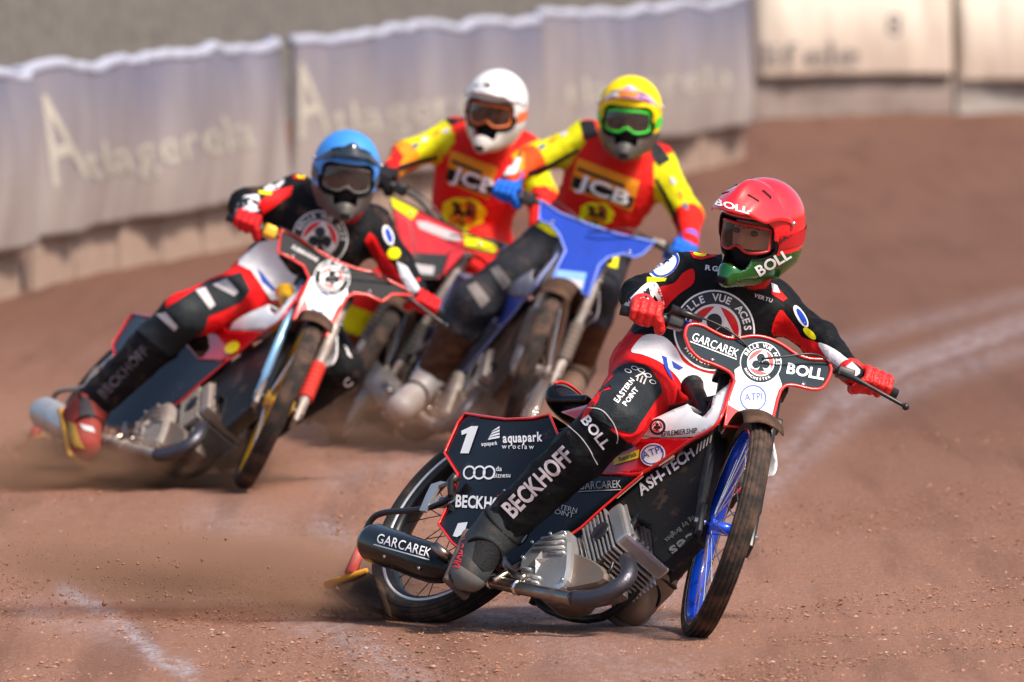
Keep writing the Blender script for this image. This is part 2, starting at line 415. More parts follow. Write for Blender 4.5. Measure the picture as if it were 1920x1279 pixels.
def build_track():
    ys = np.concatenate([np.linspace(6, 29.5, 14), 30 + 115 * np.linspace(0, 1, 420) ** 1.35, np.array([170, 220, 320, 500, 900, 1600, 3000])])
    xs0 = np.concatenate([-np.array([1400, 700, 300, 120, 50, 22, 12, 8, 6]), np.linspace(-5, 5, 330), np.array([6, 8, 12, 22, 50, 120, 300, 700, 1400])])
    V = []; nx = len(xs0)
    Y = np.repeat(ys, nx); X = np.tile(xs0, len(ys)) * np.where(np.abs(np.tile(xs0, len(ys))) <= 5, np.clip(np.repeat(ys, nx) / 60, .55, 1.4), 1 + .0 * np.repeat(ys, nx))
    X = np.where(np.abs(np.tile(xs0, len(ys))) > 5, np.sign(X) * np.maximum(np.abs(X), 5 * 1.4 + .3 * np.abs(X)), X)
    Z = np.zeros_like(X); near = (np.abs(X) < 9) & (Y > 29) & (Y < 150)
    th = R_(28); U1 = X * math.cos(th) + Y * math.sin(th) * .5; W1 = -X * math.sin(th) + Y * math.cos(th) * .5
    for i in np.where(near)[0]:
        Z[i] = .016 * noise.noise((X[i] * 1.3, Y[i] * .45, 0)) + .017 * noise.noise((U1[i] * .7, W1[i] * 4.0, 3)) + .005 * noise.noise((X[i] * 9, Y[i] * 3.0, 7)) + .0035 * noise.noise((X[i] * 26, Y[i] * 9.0, 9))
    flat = np.ones_like(X)
    for (px, py) in CONTACT:
        g = GND(px, py); flat *= 1 - np.exp(-(((X - g[0]) / .28) ** 2 + ((Y - g[1]) / .45) ** 2))
    Z *= flat
    # loose dirt heaped against the foot of the fence
    for (px, py, hh, rx, ry) in ((1560, 268, .05, 1.6, 2.0), (1850, 290, .05, 1.5, 2.0), (1405, 275, .10, .35, 2.0)):
        g = GND(px, py); Z += hh * np.exp(-(((X - g[0]) / rx) ** 2 + ((Y - g[1]) / ry) ** 2))
    for k in range(34):
        g = GND(1405 + k * 17, 240 - .012 * k * 17 + 4 * math.sin(k * 1.7)); Z += .32 * (.05 + .07 * abs(math.sin(k * 2.3 + 1))) * np.exp(-(((X - g[0]) / .16) ** 2 + ((Y - g[1]) / 1.1) ** 2))
    V = np.stack([X, Y, Z], -1)
    F = [(r * nx + c, r * nx + c + 1, (r + 1) * nx + c + 1, (r + 1) * nx + c) for r in range(len(ys) - 1) for c in range(nx - 1)]
    o = mk('track', V, F, G_SHALE); tag(o, kind='structure')
    Q = PROJ(V); ch = np.zeros(len(V))
    for line, wd, s in CHALK:
        ch = np.maximum(ch, s * np.exp(-(pxdist(Q, line) / wd) ** 2))
    ch[~near] = 0
    a = o.data.attributes.new('chalk', 'FLOAT', 'POINT'); a.data.foreach_set('value', ch.astype(np.float32))
    dp = .66 * np.clip((Y - 42 + 5 * np.sin(X * .8)) / 12, 0, 1); a = o.data.attributes.new('far_tone', 'FLOAT', 'POINT'); a.data.foreach_set('value', dp.astype(np.float32))  # ground colour turns darker and browner towards the far track
    return o
CONTACT = [(1305, 1200), (800, 1172), (450, 918), (190, 895), (985, 855), (800, 838), (620, 818), (1185, 1146), (620, 800)]
CHALK = [([(1960, 585), (1800, 640), (1660, 690), (1560, 745), (1470, 850)], 17, .7), ([(1960, 640), (1760, 705), (1620, 765), (1520, 850), (1440, 920)], 22, .5), ([(1960, 600), (1700, 690), (1580, 760)], 12, .9),
    ([(1380, 960), (1300, 1030), (1230, 1120)], 40, .5), ([(120, 1108), (190, 1142), (240, 1180), (290, 1230), (360, 1262)], 15, 1.3), ([(60, 1150), (160, 1170), (260, 1200)], 26, .45), ([(900, 1160), (1050, 1150), (1180, 1165), (1250, 1172)], 22, .9),
    ([(545, 1150), (640, 1190), (720, 1240), (800, 1290)], 34, .55), ([(600, 990), (640, 1010)], 22, .8), ([(380, 980), (520, 1010)], 40, .4), ([(1050, 1210), (1150, 1240), (1280, 1279)], 60, .3), ([(620, 905), (760, 870), (840, 860)], 26, .35), ([(1960, 545), (1700, 610), (1560, 650)], 16, .4)]
track = build_track()

# loose grains lying on the shale near the camera
def build_grains():
    n = 36000; px = rng.uniform(-60, 1980, n); py = 1330 - 520 * rng.uniform(0, 1, n) ** 1.6
    G = np.array([GND(a, b) for a, b in zip(px, py)]); s = np.clip(rng.lognormal(math.log(.0022), .5, n), .0012, .0075)
    O = np.array([[1, 0, 0], [-1, 0, 0], [0, 1, 0], [0, -1, 0], [0, 0, 1], [0, 0, -1.0]]); V = (O[None] * s[:, None, None]) * rng.uniform(.55, 1.35, (n, 6, 1)) * np.array([1.5, 1.5, .8])
    ang = rng.uniform(0, 2 * np.pi, n); c, q = np.cos(ang)[:, None], np.sin(ang)[:, None]; x, y = V[..., 0].copy(), V[..., 1].copy(); V[..., 0] = c * x - q * y; V[..., 1] = q * x + c * y
    V += G[:, None]; V[..., 2] += (s * .25)[:, None] - .001
    f = np.array([(0, 2, 4), (2, 1, 4), (1, 3, 4), (3, 0, 4), (2, 0, 5), (1, 2, 5), (3, 1, 5), (0, 3, 5)]); F = (f[None] + 6 * np.arange(n)[:, None, None]).reshape(-1, 3)
    me = bpy.data.meshes.new('loose_grit'); me.from_pydata(V.reshape(-1, 3).tolist(), [], F.tolist())
    cols = [mat('grain_a', (.34, .175, .12), .9, var=0), mat('grain_b', (.19, .10, .066), .9, var=0), mat('grain_c', (.40, .29, .25), .9, var=0)]
    for m in cols: me.materials.append(m)
    me.polygons.foreach_set('material_index', np.repeat(rng.choice([0, 1, 2], n, p=[.58, .34, .08]), 8).astype(np.int32))
    o = bpy.data.objects.new('loose_grit', me); COL.objects.link(o); tag(o, 'loose reddish shale grit scattered over the track', 'grit', kind='stuff')
build_grains()

# inflatable safety fence, panel by panel
def fence_mat(name, top, low, letters=None):
    m = bpy.data.materials.new(name); m.use_nodes = True; n = m.node_tree.nodes; l = m.node_tree.links; b = n['Principled BSDF']; b.inputs['Roughness'].default_value = .5
    tc = n.new('ShaderNodeTexCoord'); at = n.new('ShaderNodeAttribute'); at.attribute_name = 'soil'
    t = n.new('ShaderNodeTexNoise'); t.inputs['Scale'].default_value = 1.3; t.inputs['Detail'].default_value = 7; t.inputs['Roughness'].default_value = .65
    mp = n.new('ShaderNodeMapping'); mp.inputs['Scale'].default_value = (1.6, .35, .5); l.new(tc.outputs['Object'], mp.inputs[0]); l.new(mp.outputs[0], t.inputs['Vector'])
    ad = n.new('ShaderNodeMath'); ad.operation = 'ADD'; l.new(at.outputs['Fac'], ad.inputs[0]); l.new(t.outputs['Fac'], ad.inputs[1])
    q = n.new('ShaderNodeMapRange'); q.inputs['From Min'].default_value = .45; q.inputs['From Max'].default_value = 1.25; l.new(ad.outputs[0], q.inputs['Value'])
    mx = n.new('ShaderNodeMix'); mx.data_type = 'RGBA'; l.new(q.outputs[0], mx.inputs['Factor']); mx.inputs['A'].default_value = (*top, 1); mx.inputs['B'].default_value = (*low, 1); l.new(mx.outputs['Result'], b.inputs['Base Color'])
    return m
FM_LILAC = fence_mat('fence_lilac', (.135, .130, .19), (.30, .255, .24)); FM_CREAM = fence_mat('fence_cream', (.74, .69, .59), (.52, .42, .35))
F_EDGE = mat('fence_top_edge', (.36, .37, .46), .6, var=.1); F_POST = mat('fence_gap', (.10, .075, .06), .8); F_BOARD = mat('kickboard', (.30, .215, .17), .85, dirt=.3); F_INK = mat('faded_print', (.40, .37, .32), .7, dirt=.15); F_INKD = mat('faded_dark_print', (.17, .16, .16), .7, dirt=.3)
F_LOW = mat('fence_lower_band', (.26, .21, .19), .8, dirt=.35)
LINE = [(-920, 792), (-650, 720), (-420, 660), (-200, 607), (0, 560), (183, 511), (447, 462), (740, 405), (1005, 365), (1290, 322), (1392, 300)]
LG = spl(np.array([GND(*p)[:2] for p in LINE]), 12, False)
def along(x_px):
    q = PROJ(np.column_stack([LG, np.zeros(len(LG))]))[:, 0]; return np.array([np.interp(x_px, q, LG[:, 0]), np.interp(x_px, q, LG[:, 1])])
def fence_panel(G0, G1, label, fm, curve=None, hgt=1.2, board=.27, edge=True, lower=None, seed=0, nb=5):
    G0, G1 = np.array(G0), np.array(G1); d = norm(np.append(G1 - G0, 0)); L = np.linalg.norm(G1 - G0); nrm = np.array([d[1], -d[0], 0]); nrm = nrm if nrm[1] < 0 else -nrm
    rt = Root('air_fence_panel', (*((G0 + G1) / 2), 0), label=label, cat='fence panel', group='air fence round the bend')
    nu, nv = 140, 26; VV = []; so = []
    def pos(u, z):
        g = curve(u) if curve is not None else G0 + (G1 - G0) * u
        return np.array([g[0], g[1], z])
    def top(u): return hgt + .05 * noise.noise((u * L * 1.1, seed * 9.1, 0)) + .02 * noise.noise((u * L * 3, seed, 4))
    def bulge(u, v): 
        e = 1 - abs(2 * u - 1) ** 14; return .16 * math.sqrt(max(e, 0)) * (1 - .25 * (2 * v - 1) ** 2) + .09 * noise.noise((u * L * .9, v * .5, seed)) + .05 * noise.noise((u * L * 2.6, v * .9, seed + 5)) + .02 * noise.noise((u * L * 7, v * 1.6, seed + 8))
    for j in range(nv):
        v = j / (nv - 1)
        for i in range(nu):
            u = i / (nu - 1); zb = board + .04 * noise.noise((u * L * .8, 2, seed)); z = zb + (top(u) - zb) * v; VV.append(pos(u, z) + nrm * bulge(u, v)); so.append(1 - v)
    F = [(j * nu + i, j * nu + i + 1, (j + 1) * nu + i + 1, (j + 1) * nu + i) for j in range(nv - 1) for i in range(nu - 1)]
    cv = mk('banner', VV, F, fm, root=rt, world=True, reg=True, sol=.03); a = cv.data.attributes.new('soil', 'FLOAT', 'POINT'); a.data.foreach_set('value', np.array(so, np.float32))
    back = [pos(u, z) - nrm * .35 for z in (0, hgt - .02) for u in (0, 1)]; fr_ = [pos(u, z) - nrm * .02 for z in (0, hgt - .02) for u in (0, 1)]
    mk('core', back + fr_, [(0, 1, 3, 2), (4, 6, 7, 5), (0, 4, 5, 1), (2, 3, 7, 6), (0, 2, 6, 4), (1, 5, 7, 3)], F_POST, root=rt, world=True, smooth=False) if curve is None else None
    if edge:
        V, Fq = tube([pos(u, top(u) + .0) + nrm * (bulge(u, 1) - .02) for u in np.linspace(0, 1, 90)], [.038 + .008 * noise.noise((u * L * 2, seed, 1)) for u in np.linspace(0, 1, 90)], 9); mk('top_edging', V, Fq, F_EDGE, root=rt, world=True)
    if lower:
        V = [pos(u, z) + nrm * (.05 + .05 * noise.noise((u * L * 2, z * 3, seed))) for z in np.linspace(0, board + .03, 5) for u in np.linspace(0, 1, 60)]
        mk('lower_band', V, [(j * 60 + i, j * 60 + i + 1, (j + 1) * 60 + i + 1, (j + 1) * 60 + i) for j in range(4) for i in range(59)], lower, root=rt, world=True, sol=.03)
    else:
        for k in range(nb):
            u0, u1 = (k + .015) / nb, (k + .97) / nb; P = [pos(u, z) + nrm * o for o in (.03, -.02) for (u, z) in ((u0, -.02), (u1, -.02), (u1, board + .08), (u0, board + .08))]
            mk('kickboard', P, [(0, 1, 2, 3), (7, 6, 5, 4), (0, 4, 5, 1), (1, 5, 6, 2), (2, 6, 7, 3), (3, 7, 4, 0)], F_BOARD, root=rt, world=True, smooth=False)
    rt.cv = cv
    return rt
def seg(a, b): return lambda u: along(a + (b - a) * u)
fA = fence_panel(along(-380), along(30), 'lilac-grey banner panel beyond the puckered seam, only its end in view', FM_LILAC, seg(-380, 30), seed=1, nb=7)
fence_panel(along(-880), along(-402), 'lilac-grey fence panel continuing the run past the puckered seam, towards the track entry', FM_LILAC, seg(-880, -402), seed=9, nb=6)
fB = fence_panel(along(52), along(532), 'lilac-grey fence panel with large faded cream script, behind the blue helmet rider', FM_LILAC, seg(52, 532), seed=2, nb=6)
fC = fence_panel(along(548), along(1000), 'lilac-grey fence panel behind the white helmet rider', FM_LILAC, seg(548, 1000), seed=3, nb=6)
fD = fence_panel(along(1010), along(1390), 'lilac-grey fence panel behind the yellow helmet rider, ending at the dirt bank', FM_LILAC, seg(1010, 1390), seed=4, nb=5)
fE = fence_panel(GND(1408, 242)[:2], GND(1785, 232)[:2], 'dusty cream banner panel with faded dark lettering above a dark lower band', FM_CREAM, None, hgt=1.3, board=.42, edge=False, lower=F_LOW, seed=5)
fF = fence_panel(GND(1791, 231.6)[:2], GND(2200, 220)[:2], 'pale cream banner panel with grey lower band beside the dark gap', FM_CREAM, None, hgt=1.3, board=.34, edge=False, lower=mat('lower_grey', (.30, .27, .25), .8, dirt=.3), seed=6)
decal('lettering', text_px('A', (98, 352), (168, 330), 170, False), fB.cv, F_INK, fB, off=.005, maxlen=14, jump=3)
decal('lettering', text_px('tlagerela', (165, 338), (478, 272), 66, False), fB.cv, F_INK, fB, off=.005, maxlen=14, jump=3)
decal('lettering', text_px('A', (560, 262), (622, 250), 140, False), fC.cv, F_INK, fC, off=.005, maxlen=14, jump=3)
decal('lettering', text_px('tlagerela', (625, 255), (960, 205), 58, False), fC.cv, F_INK, fC, off=.005, maxlen=14, jump=3)
decal('lettering', text_px('tlagerela', (1060, 200), (1375, 165), 50, False), fD.cv, F_INK, fD, off=.005, maxlen=14, jump=3)
decal('lettering', text_px('lifele', (1432, 126), (1612, 122), 44, False), fE.cv, F_INKD, fE, off=.005, maxlen=14, jump=3)
decal('lettering', text_px('8', (1662, 66), (1690, 66), 40, False), fE.cv, F_INKD, fE, off=.005, maxlen=14, jump=3)
# wall of the terrace behind the fence
wb_ = Root('terrace_wall', (0, 118, 0), label='plain weathered grey wall standing behind the air fence', cat='wall')
wa = np.array([[-16, 66], [-4.2, 92], [2.5, 118], [10, 124], [26, 118]], float); wv = []; wf = []
for k, p in enumerate(spl(wa, 10, False)): wv += [(p[0], p[1], 0), (p[0], p[1], 3.2), (p[0] - .1, p[1] + .6, 3.2), (p[0] - .1, p[1] + .6, 0)]
nw = len(wv) // 4
for k in range(nw - 1): wf += [(k * 4 + j, (k + 1) * 4 + j, (k + 1) * 4 + (j + 1) % 4, k * 4 + (j + 1) % 4) for j in range(4)]
mk('wall_face', wv, wf, mat('weathered_concrete', (.145, .137, .128), .9, dirt=.08, var=.3, bump=.3, bscale=4), root=wb_, world=True, smooth=False)

# ------------------------------------------------------------------ motorcycle geometry
WB, RF, RR, RAKE = 1.2367, .348, .3664, R_(22)
POSE = [  # x, y, z, yaw, lean, pitch, steer
    (-0.3092, 34.9806, -0.0001, -0.8826, 0.6443, -0.0338, -0.6026),
    (-1.6836, 43.2211, 0.0127, -1.0555, 0.6897, -0.0418, -0.4553),
    (-0.4246, 45.6252, 0.0083, -1.2901, 0.5410, -0.0250, -0.4226),
    (-0.6020, 46.9816, 0.0103, -1.6708, 0.5311, 0.0069, -0.0562)]
AX = np.array([-math.sin(RAKE), 0, math.cos(RAKE)]); NF = np.array([math.cos(RAKE), 0, math.sin(RAKE)])
SO = np.array([WB, 0, RF]) - NF * .03                  # a point on the steering axis
SHO = np.array([WB - .17, 0, .92])                     # a point of the handlebar shield's plane
class Bike(Root):
    def __init__(s, p, *a, **k):
        M = rotm((0, 0, 1), p[3]) @ rotm((1, 0, 0), -p[4]) @ rotm((0, 1, 0), p[5])
        Root.__init__(s, 'speedway_motorcycle', p[:3], M, *a, **k); s.RS = rotm(AX, p[6])
    def S(s, P): return (np.asarray(P) - SO) @ s.RS.T + SO            # steered parts -> bike
    def rl(s, px, py): return (CAM - s.t) @ s.M, ray(px, py) @ s.M
    def L(s, px, py, y):
        o, d = s.rl(px, py)
        if not callable(y): return o + d * ((y - o[1]) / d[1])
        yy = y(.6, .5)
        for _ in range(5): p = o + d * ((yy - o[1]) / d[1]); yy = y(p[0], p[2])
        return o + d * ((yy - o[1]) / d[1])
    def SH(s, px, py, off=0.0):
        o, d = s.rl(px, py); o = (o - SO) @ s.RS + SO; d = d @ s.RS; c = SHO + NF * off
        return o + d * (((c - o) @ NF) / (d @ NF))

G_RUB = mat('tyre_rubber', (.028, .024, .022), .75, dirt=.45, bump=.25, bscale=90)
G_RUBR = mat('rear_tyre_rubber', (.024, .023, .023), .6, dirt=.3, bump=.2, bscale=90)
G_BLK = mat('gloss_black', (.004, .004, .004), .22, coat=.12, dirt=.05, var=.05)
G_SBLK = mat('satin_black', (.012, .012, .013), .38, dirt=.2)
G_ALU = mat('cast_aluminium', (.60, .59, .58), .33, metal=.8, dirt=.16, bump=.15, bscale=160)
G_STEEL = mat('pipe_steel', (.36, .31, .26), .28, metal=1.0, dirt=.35)
G_PIPE = mat('sooty_pipe', (.09, .09, .11), .4, metal=.8, dirt=.3, bump=.2, bscale=140)
G_CHR = mat('bright_metal', (.72, .72, .72), .16, metal=1.0, dirt=.1)
G_RED = mat('trim_red', lin('E0221C'), .3, coat=.4, dirt=.06)
G_WHT = mat('paint_white', (.78, .78, .80), .22, coat=.5, dirt=.1)
G_PRED = mat('paint_red', lin('C8141E'), .2, coat=.8, dirt=.08)
G_SLATE = mat('shield_slate', lin('1E2C35'), .6, dirt=.04)
G_PW = mat('print_white', (.80, .80, .82), .45, var=.05)
G_PW2 = mat('print_grey', (.50, .47, .49), .5, var=.1)
G_PB = mat('print_black', (.012, .014, .018), .45, var=.05)
G_PBL = mat('print_blue', lin('1B3FA8'), .4, var=.05)
G_PY = mat('print_yellow', lin('F2E018'), .4, var=.05)
G_PR = mat('print_red', lin('D8161C'), .4, var=.05)
G_MUD = mat('muddy_guard', (.055, .03, .018), .7, dirt=.4, bump=.3)
G_FLAP = mat('flap_yellow', lin('C58A2E'), .55, dirt=.35)
G_RSTR = mat('strut_red', lin('C8504A'), .5, dirt=.5)
G_BLUE = mat('anodised_blue', lin('1450E0'), .2, metal=.4, coat=.6)
G_GOLD = mat('anodised_gold', lin('D8A41E'), .35, metal=.25, dirt=.12)
G_DGRY = mat('dusty_rim', lin('8A7F78'), .4, metal=.5, dirt=.5)
G_DALU = mat('dusty_aluminium', (.36, .33, .31), .5, metal=.45, dirt=.6, bump=.2)
G_LBL = mat('fork_pale_blue', lin('8FC4EA'), .25, metal=.2, coat=.5, dirt=.1)
G_FABB = mat('cover_fabric', (.010, .010, .011), .75, dirt=.12, bump=.3, bscale=220)

B1P = Bike.__new__(Bike)
class _T:                                              # tracing frame: the front bike's pose, no object
    pass
def tracer():
    t = Bike.__new__(Bike); p = POSE[0]
    t.t = np.array(p[:3]); t.M = rotm((0, 0, 1), p[3]) @ rotm((1, 0, 0), -p[4]) @ rotm((0, 1, 0), p[5]); t.RS = rotm(AX, p[6]); return t
TR = tracer()
def LL(px, py, y): return TR.L(px, py, y)

def wheel(bk, front, c_rim, c_hub, nsp=32):
    R = RF if front else RR; hw = .035 if front else .047; c = np.array([WB, 0, RF]) if front else np.array([0, 0, RR]); hgt = .045 if front else .062
    tf = bk.S if front else (lambda P: P)
    rr = R - hgt
    rp = [(-hw * .75, rr + .004), (-hw * .75, rr - .012), (-hw * .45, rr - .02), (0, rr - .024), (hw * .45, rr - .02), (hw * .75, rr - .012), (hw * .75, rr + .004), (0, rr + .002)]
    V, F = lathe(rp, (0, 0, 0), 72); wo = mk('front_wheel' if front else 'rear_wheel', tf(V + c), F, c_rim, root=bk)
    lip = []
    for sgn in (-1, 1):
        V, F = lathe([(sgn * (hw * .75 + .0045 * math.cos(a)), rr + .002 + .006 * math.sin(a)) for a in np.linspace(0, 2 * np.pi, 8, endpoint=False)], (0, 0, 0), 72); lip.append((V, F))
    V, F = merge(lip); mk('rim_edge', tf(V + c), F, G_CHR if front else mat('rear_rim_edge', (.75, .75, .76), .3, metal=.4, dirt=.15), parent=wo, root=bk)
    prof = []
    for a in np.linspace(-118, 118, 75):
        t = R_(a); r = R - hgt * .55 + hgt * .55 * math.cos(t); y = hw * math.sin(t); g = 0
        gs = (-52, -26, 0, 26, 52) if front else (-95, -70, -45, -15, 15, 45, 70, 95)
        for q in gs:
            if abs(a - q) < (4.2 if front else 3.0): g = .0035 if front else .004
        prof.append((y, r - g))
    prof.append((hw * .6, rr - .004)); prof.append((-hw * .6, rr - .004))
    V, F = lathe(prof, (0, 0, 0), 96); mk('tyre', tf(V + c), F, G_RUB if front else G_RUBR, parent=wo, root=bk)
    hb = [(-.055, .004), (-.055, .03), (-.045, .034), (-.04, .018), (.04, .018), (.045, .034), (.055, .03), (.055, .004)]
    V, F = lathe(hb, (0, 0, 0), 24); mk('hub', tf(V + c), F, c_hub, parent=wo, root=bk)
    for k in range(nsp):
        a = 2 * np.pi * k / nsp; sg = 1 if k % 2 else -1; a2 = a + (.32 if (k // 2) % 2 else -.32)
        p0 = np.array([.03 * math.cos(a2 * 1.0), sg * .046, .03 * math.sin(a2)]); p1 = np.array([(rr - .018) * math.cos(a), sg * .004, (rr - .018) * math.sin(a)])
        V, F = tube([p0, p1], .0021 if front else .0017, 5, cap=False); mk('spoke', tf(V + c), F, G_CHR if front else G_SBLK, parent=wo, root=bk)
    if not front:
        V, F = lathe([(.075, .02), (.075, .085), (.080, .088), (.083, .085), (.083, .02)], (0, 0, 0), 40); mk('sprocket', V + c, F, G_STEEL, parent=wo, root=bk)
    return wo

def prism(bk, name, poly, f, m, rim=None, maxlen=9.0, trim=None, trim_r=.0042, parent=None, both=True, width=None):
    """bodywork: outline traced on the right side surface y=f(x,z), mirrored, joined across the top along rim=(first,last)"""
    V2, F = fill2d(np.asarray(poly), maxlen); Rr = np.array([LL(x, y, f) for x, y in V2])
    o = mk(name, Rr, F, m, root=bk, reg=True, sol=.004, parent=parent)
    ref = o
    if both:
        Lm = Rr * np.array([1, -1, 1]); Lm[:, 2] = np.maximum(Lm[:, 2], .40); mk('left_panel', Lm, [q[::-1] for q in F], m, parent=o if parent is None else parent, root=bk, sol=.004)
    dense = []
    N = len(poly)
    for i in range(N):
        a, b = np.array(poly[i], float), np.array(poly[(i + 1) % N], float); n = max(2, int(np.linalg.norm(b - a) / 8))
        dense += [(i, a + (b - a) * k / n) for k in range(n)]
    D = np.array([LL(x, y, f) for _, (x, y) in dense])
    if rim:
        sel = [k for k, (i, _) in enumerate(dense) if rim[0] <= i <= rim[1]]; S = D[sel]; nn = 9; VV = []
        for p in S:
            for t in np.linspace(0, 1, nn):
                y = p[1] * math.cos(math.pi * t); up = .03 * math.sin(math.pi * t) if rim else 0
                VV.append((p[0], y, p[2] + up))
        FF = [(i * nn + j, (i + 1) * nn + j, (i + 1) * nn + j + 1, i * nn + j + 1) for i in range(len(S) - 1) for j in range(nn - 1)]
        mk('top_panel', VV, FF, m, parent=o if parent is None else parent, root=bk, sol=.004)
    if trim is not None:
        V, F = tube(D + np.array([0, -.002, 0]), trim_r, 7, closed=True); mk('edge_trim', V, F, trim, parent=o if parent is None else parent, root=bk)
    return o

REAR = [(873, 776), (903, 781), (950, 787), (1000, 785), (1031, 778), (1062, 850), (1113, 888), (1185, 890), (1207, 888), (1126, 957), (1090, 990), (1030, 1030), (985, 1066), (940, 1062), (885, 1048), (848, 1018), (823, 984), (841, 946), (859, 890), (834, 850), (860, 792)]
TRED = [(1113, 886), (1135, 862), (1110, 800), (1052, 772), (1105, 758), (1166, 806), (1186, 822), (1238, 822.5), (1297, 822), (1288, 832), (1208, 886), (1185, 888)]
TWHT = [(1187, 819), (1196, 803), (1222, 787), (1262, 768), (1290, 757), (1300, 773), (1318, 782), (1333, 765), (1338, 742), (1372, 715), (1366, 742), (1346, 796), (1299, 819), (1238, 820)]
BELLY = [(1344, 806), (1300, 834), (1208, 893), (1126, 962), (1160, 955), (1218, 985), (1224, 1040), (1244, 1057), (1300, 1008), (1312, 930)]
def f_rear(x, z): return -.105 - .03 * math.exp(-((x - .25) / .28) ** 2)
def f_tank(x, z): return -.10 - .045 * math.exp(-((z - .66) / .10) ** 2) + .03 * max(0, x - .85)
def f_belly(x, z): return -.085

def make_bike(i, cfg):
    bk = Bike(POSE[i], label=cfg['label'], cat='motorcycle', group='racing motorcycles on the track')
    det = i == 0
    M = cfg
    alu = G_ALU if det else G_DALU
    wheel(bk, False, M['rim_r'], G_SBLK, 24); wheel(bk, True, M['rim_f'], M['hub'], 32 if det else 24)
    # frame
    hd = SO + AX * .52
    fr = []
    for sg in (-1, 1):
        fr.append(tube(smooth_path([hd + [-.02, sg * .02, .02], (.75, sg * .05, .76), (.35, sg * .075, .66), (.12, sg * .085, .60)], 5), .014, 10))
        fr.append(tube(smooth_path([hd + [-.02, sg * .02, -.06], (.93, sg * .06, .50), (.78, sg * .09, .12), (.45, sg * .10, .12), (.2, sg * .11, .28), (0, sg * .115, RR)], 5), .014, 10))
        fr.append(tube([(.35, sg * .075, .66), (.36, sg * .1, .14)], .013, 10)); fr.append(tube([(.12, sg * .085, .60), (0, sg * .115, RR)], .012, 10))
    fr.append(tube([hd - AX * .07, hd + AX * .09], .028, 14))
    fr.append(tube([(0, -.13, RR), (0, .13, RR)], .012, 10)); V, F = merge(fr); frame = mk('frame', V, F, M.get('frame', G_SBLK), root=bk)
    V, F = merge([boxm((.02, sg * .118, RR), (.05, .006, .02), None, .004) for sg in (-1, 1)] + [tube([(-.06, sg * .118, RR), (.08, sg * .118, RR)], .006, 8) for sg in (-1, 1)])
    mk('chain_adjuster', V, F, G_CHR if det else alu, parent=frame, root=bk)
    # bodywork
    rc = prism(bk, 'rear_cover', REAR, f_rear, M['rear'], rim=(0, 3), trim=M['trim'])
    tr = prism(bk, 'tank_cover', TRED, f_tank, M['tank_low'], rim=(3, 3), trim=None)
    tw = prism(bk, 'tank_top', TWHT, f_tank, M['tank_top'], rim=(1, 3), trim=None)
    ed = np.array([LL(x, y, f_tank) for x, y in spl([(1113, 889), (1160, 890), (1206, 888), (1290, 832), (1345, 797), (1366, 742), (1373, 714)], 6, False)]); V, F = tube(ed + [0, -.004, 0], .0055, 8); mk('edge_trim', V, F, M['trim'], parent=tr, root=bk)
    be = prism(bk, 'belly_cover', BELLY, f_belly, M['belly'], rim=None, trim=None, both=False)
    bo = np.array([LL(x, y, f_belly) for x, y in BELLY]); mir = bo * [1, 0, 1] + [0, -.03, 0]; n = len(bo)
    mk('belly_edge', np.vstack([bo, mir]), [(k, (k + 1) % n, n + (k + 1) % n, n + k) for k in range(n)] + [tuple(n + k for k in range(n))], M['belly'], parent=be, root=bk, smooth=False)
    # seat
    sc = LL(1092, 757, 0.0)
    V, F = sdf_mesh([(('b', sc + [.02, 0, -.03], (.09, .08, .018), None, .018), '+'), (('e', sc + [-.075, 0, .0], (.045, .085, .045)), '+')], .05, .008)
    st = mk('seat', V, F, G_BLK if det else G_SBLK, root=bk)
    V, F = tube(np.array([sc + [-.055 + .0 * math.cos(a), .088 * math.cos(a), .012 + .036 * math.sin(a)] for a in np.linspace(0, np.pi, 14)]), .005, 7); mk('edge_trim', V, F, M['trim'], parent=st, root=bk)
    # engine
    ck = LL(1030, 1056, -.13); he = LL(1195, 1003, -.10); e3 = norm(LL(1108, 972, -.1) - LL(1127, 1050, -.1)); e1 = np.array([e3[2], 0, -e3[0]]); E = np.stack([e1, [0, 1, 0], e3], 1)
    cc = [(973, 1059), (978, 1042), (988, 1030), (1006, 1011), (1036, 998), (1064, 993), (1068, 1040), (1062, 1086), (1040, 1104), (1012, 1110), (988, 1101), (977, 1084)]
    def block(name, poly, y0, y1, m, parent=None, bev=.008):
        P = np.array([LL(x, y, y0) for x, y in spl(poly, 2)]); n = len(P); c = P.mean(0)
        ins = c + (P - c) * .90; rings = [ins + [0, 0, 0], P + [0, bev, 0], P + [0, y1 - y0 - bev, 0], ins + [0, y1 - y0, 0]]
        V = np.vstack(rings); F = [tuple(range(n))[::-1], tuple(3 * n + k for k in range(n))]
        for r in range(3): F += [(r * n + k, r * n + (k + 1) % n, (r + 1) * n + (k + 1) % n, (r + 1) * n + k) for k in range(n)]
        return mk(name, V, F, m, root=bk, smooth=False, parent=parent, reg=True)
    en = block('engine', cc, -.135, .02, alu)
    block('sump', [(1056, 1040), (1090, 1040), (1128, 1062), (1136, 1086), (1100, 1098), (1040, 1102)], -.115, .0, mat('sump_casting', (.20, .16, .13), .5, metal=.4, dirt=.5), en)
    block('lower_case', [(990, 1098), (1040, 1104), (1100, 1096), (1085, 1128), (1045, 1138), (1010, 1120)], -.07, .0, mat('oily_case', (.10, .07, .05), .6, dirt=.6), en)
    for (a, b) in (((1004, 1021), (1056, 1015)), ((998, 1030), (1057, 1026)), ((1030, 1037), (1058, 1036)), ((976, 1066), (996, 1068)), ((977, 1077), (1012, 1084)), ((984, 1088), (1008, 1093)), ((1016, 1010), (1057, 1005))):
        V, F = tube([LL(*a, -.137), LL(*b, -.137)], .0058, 6); mk('rib', V, F, alu, parent=en, root=bk)
    sp = LL(1010, 1054, -.136); pts = []
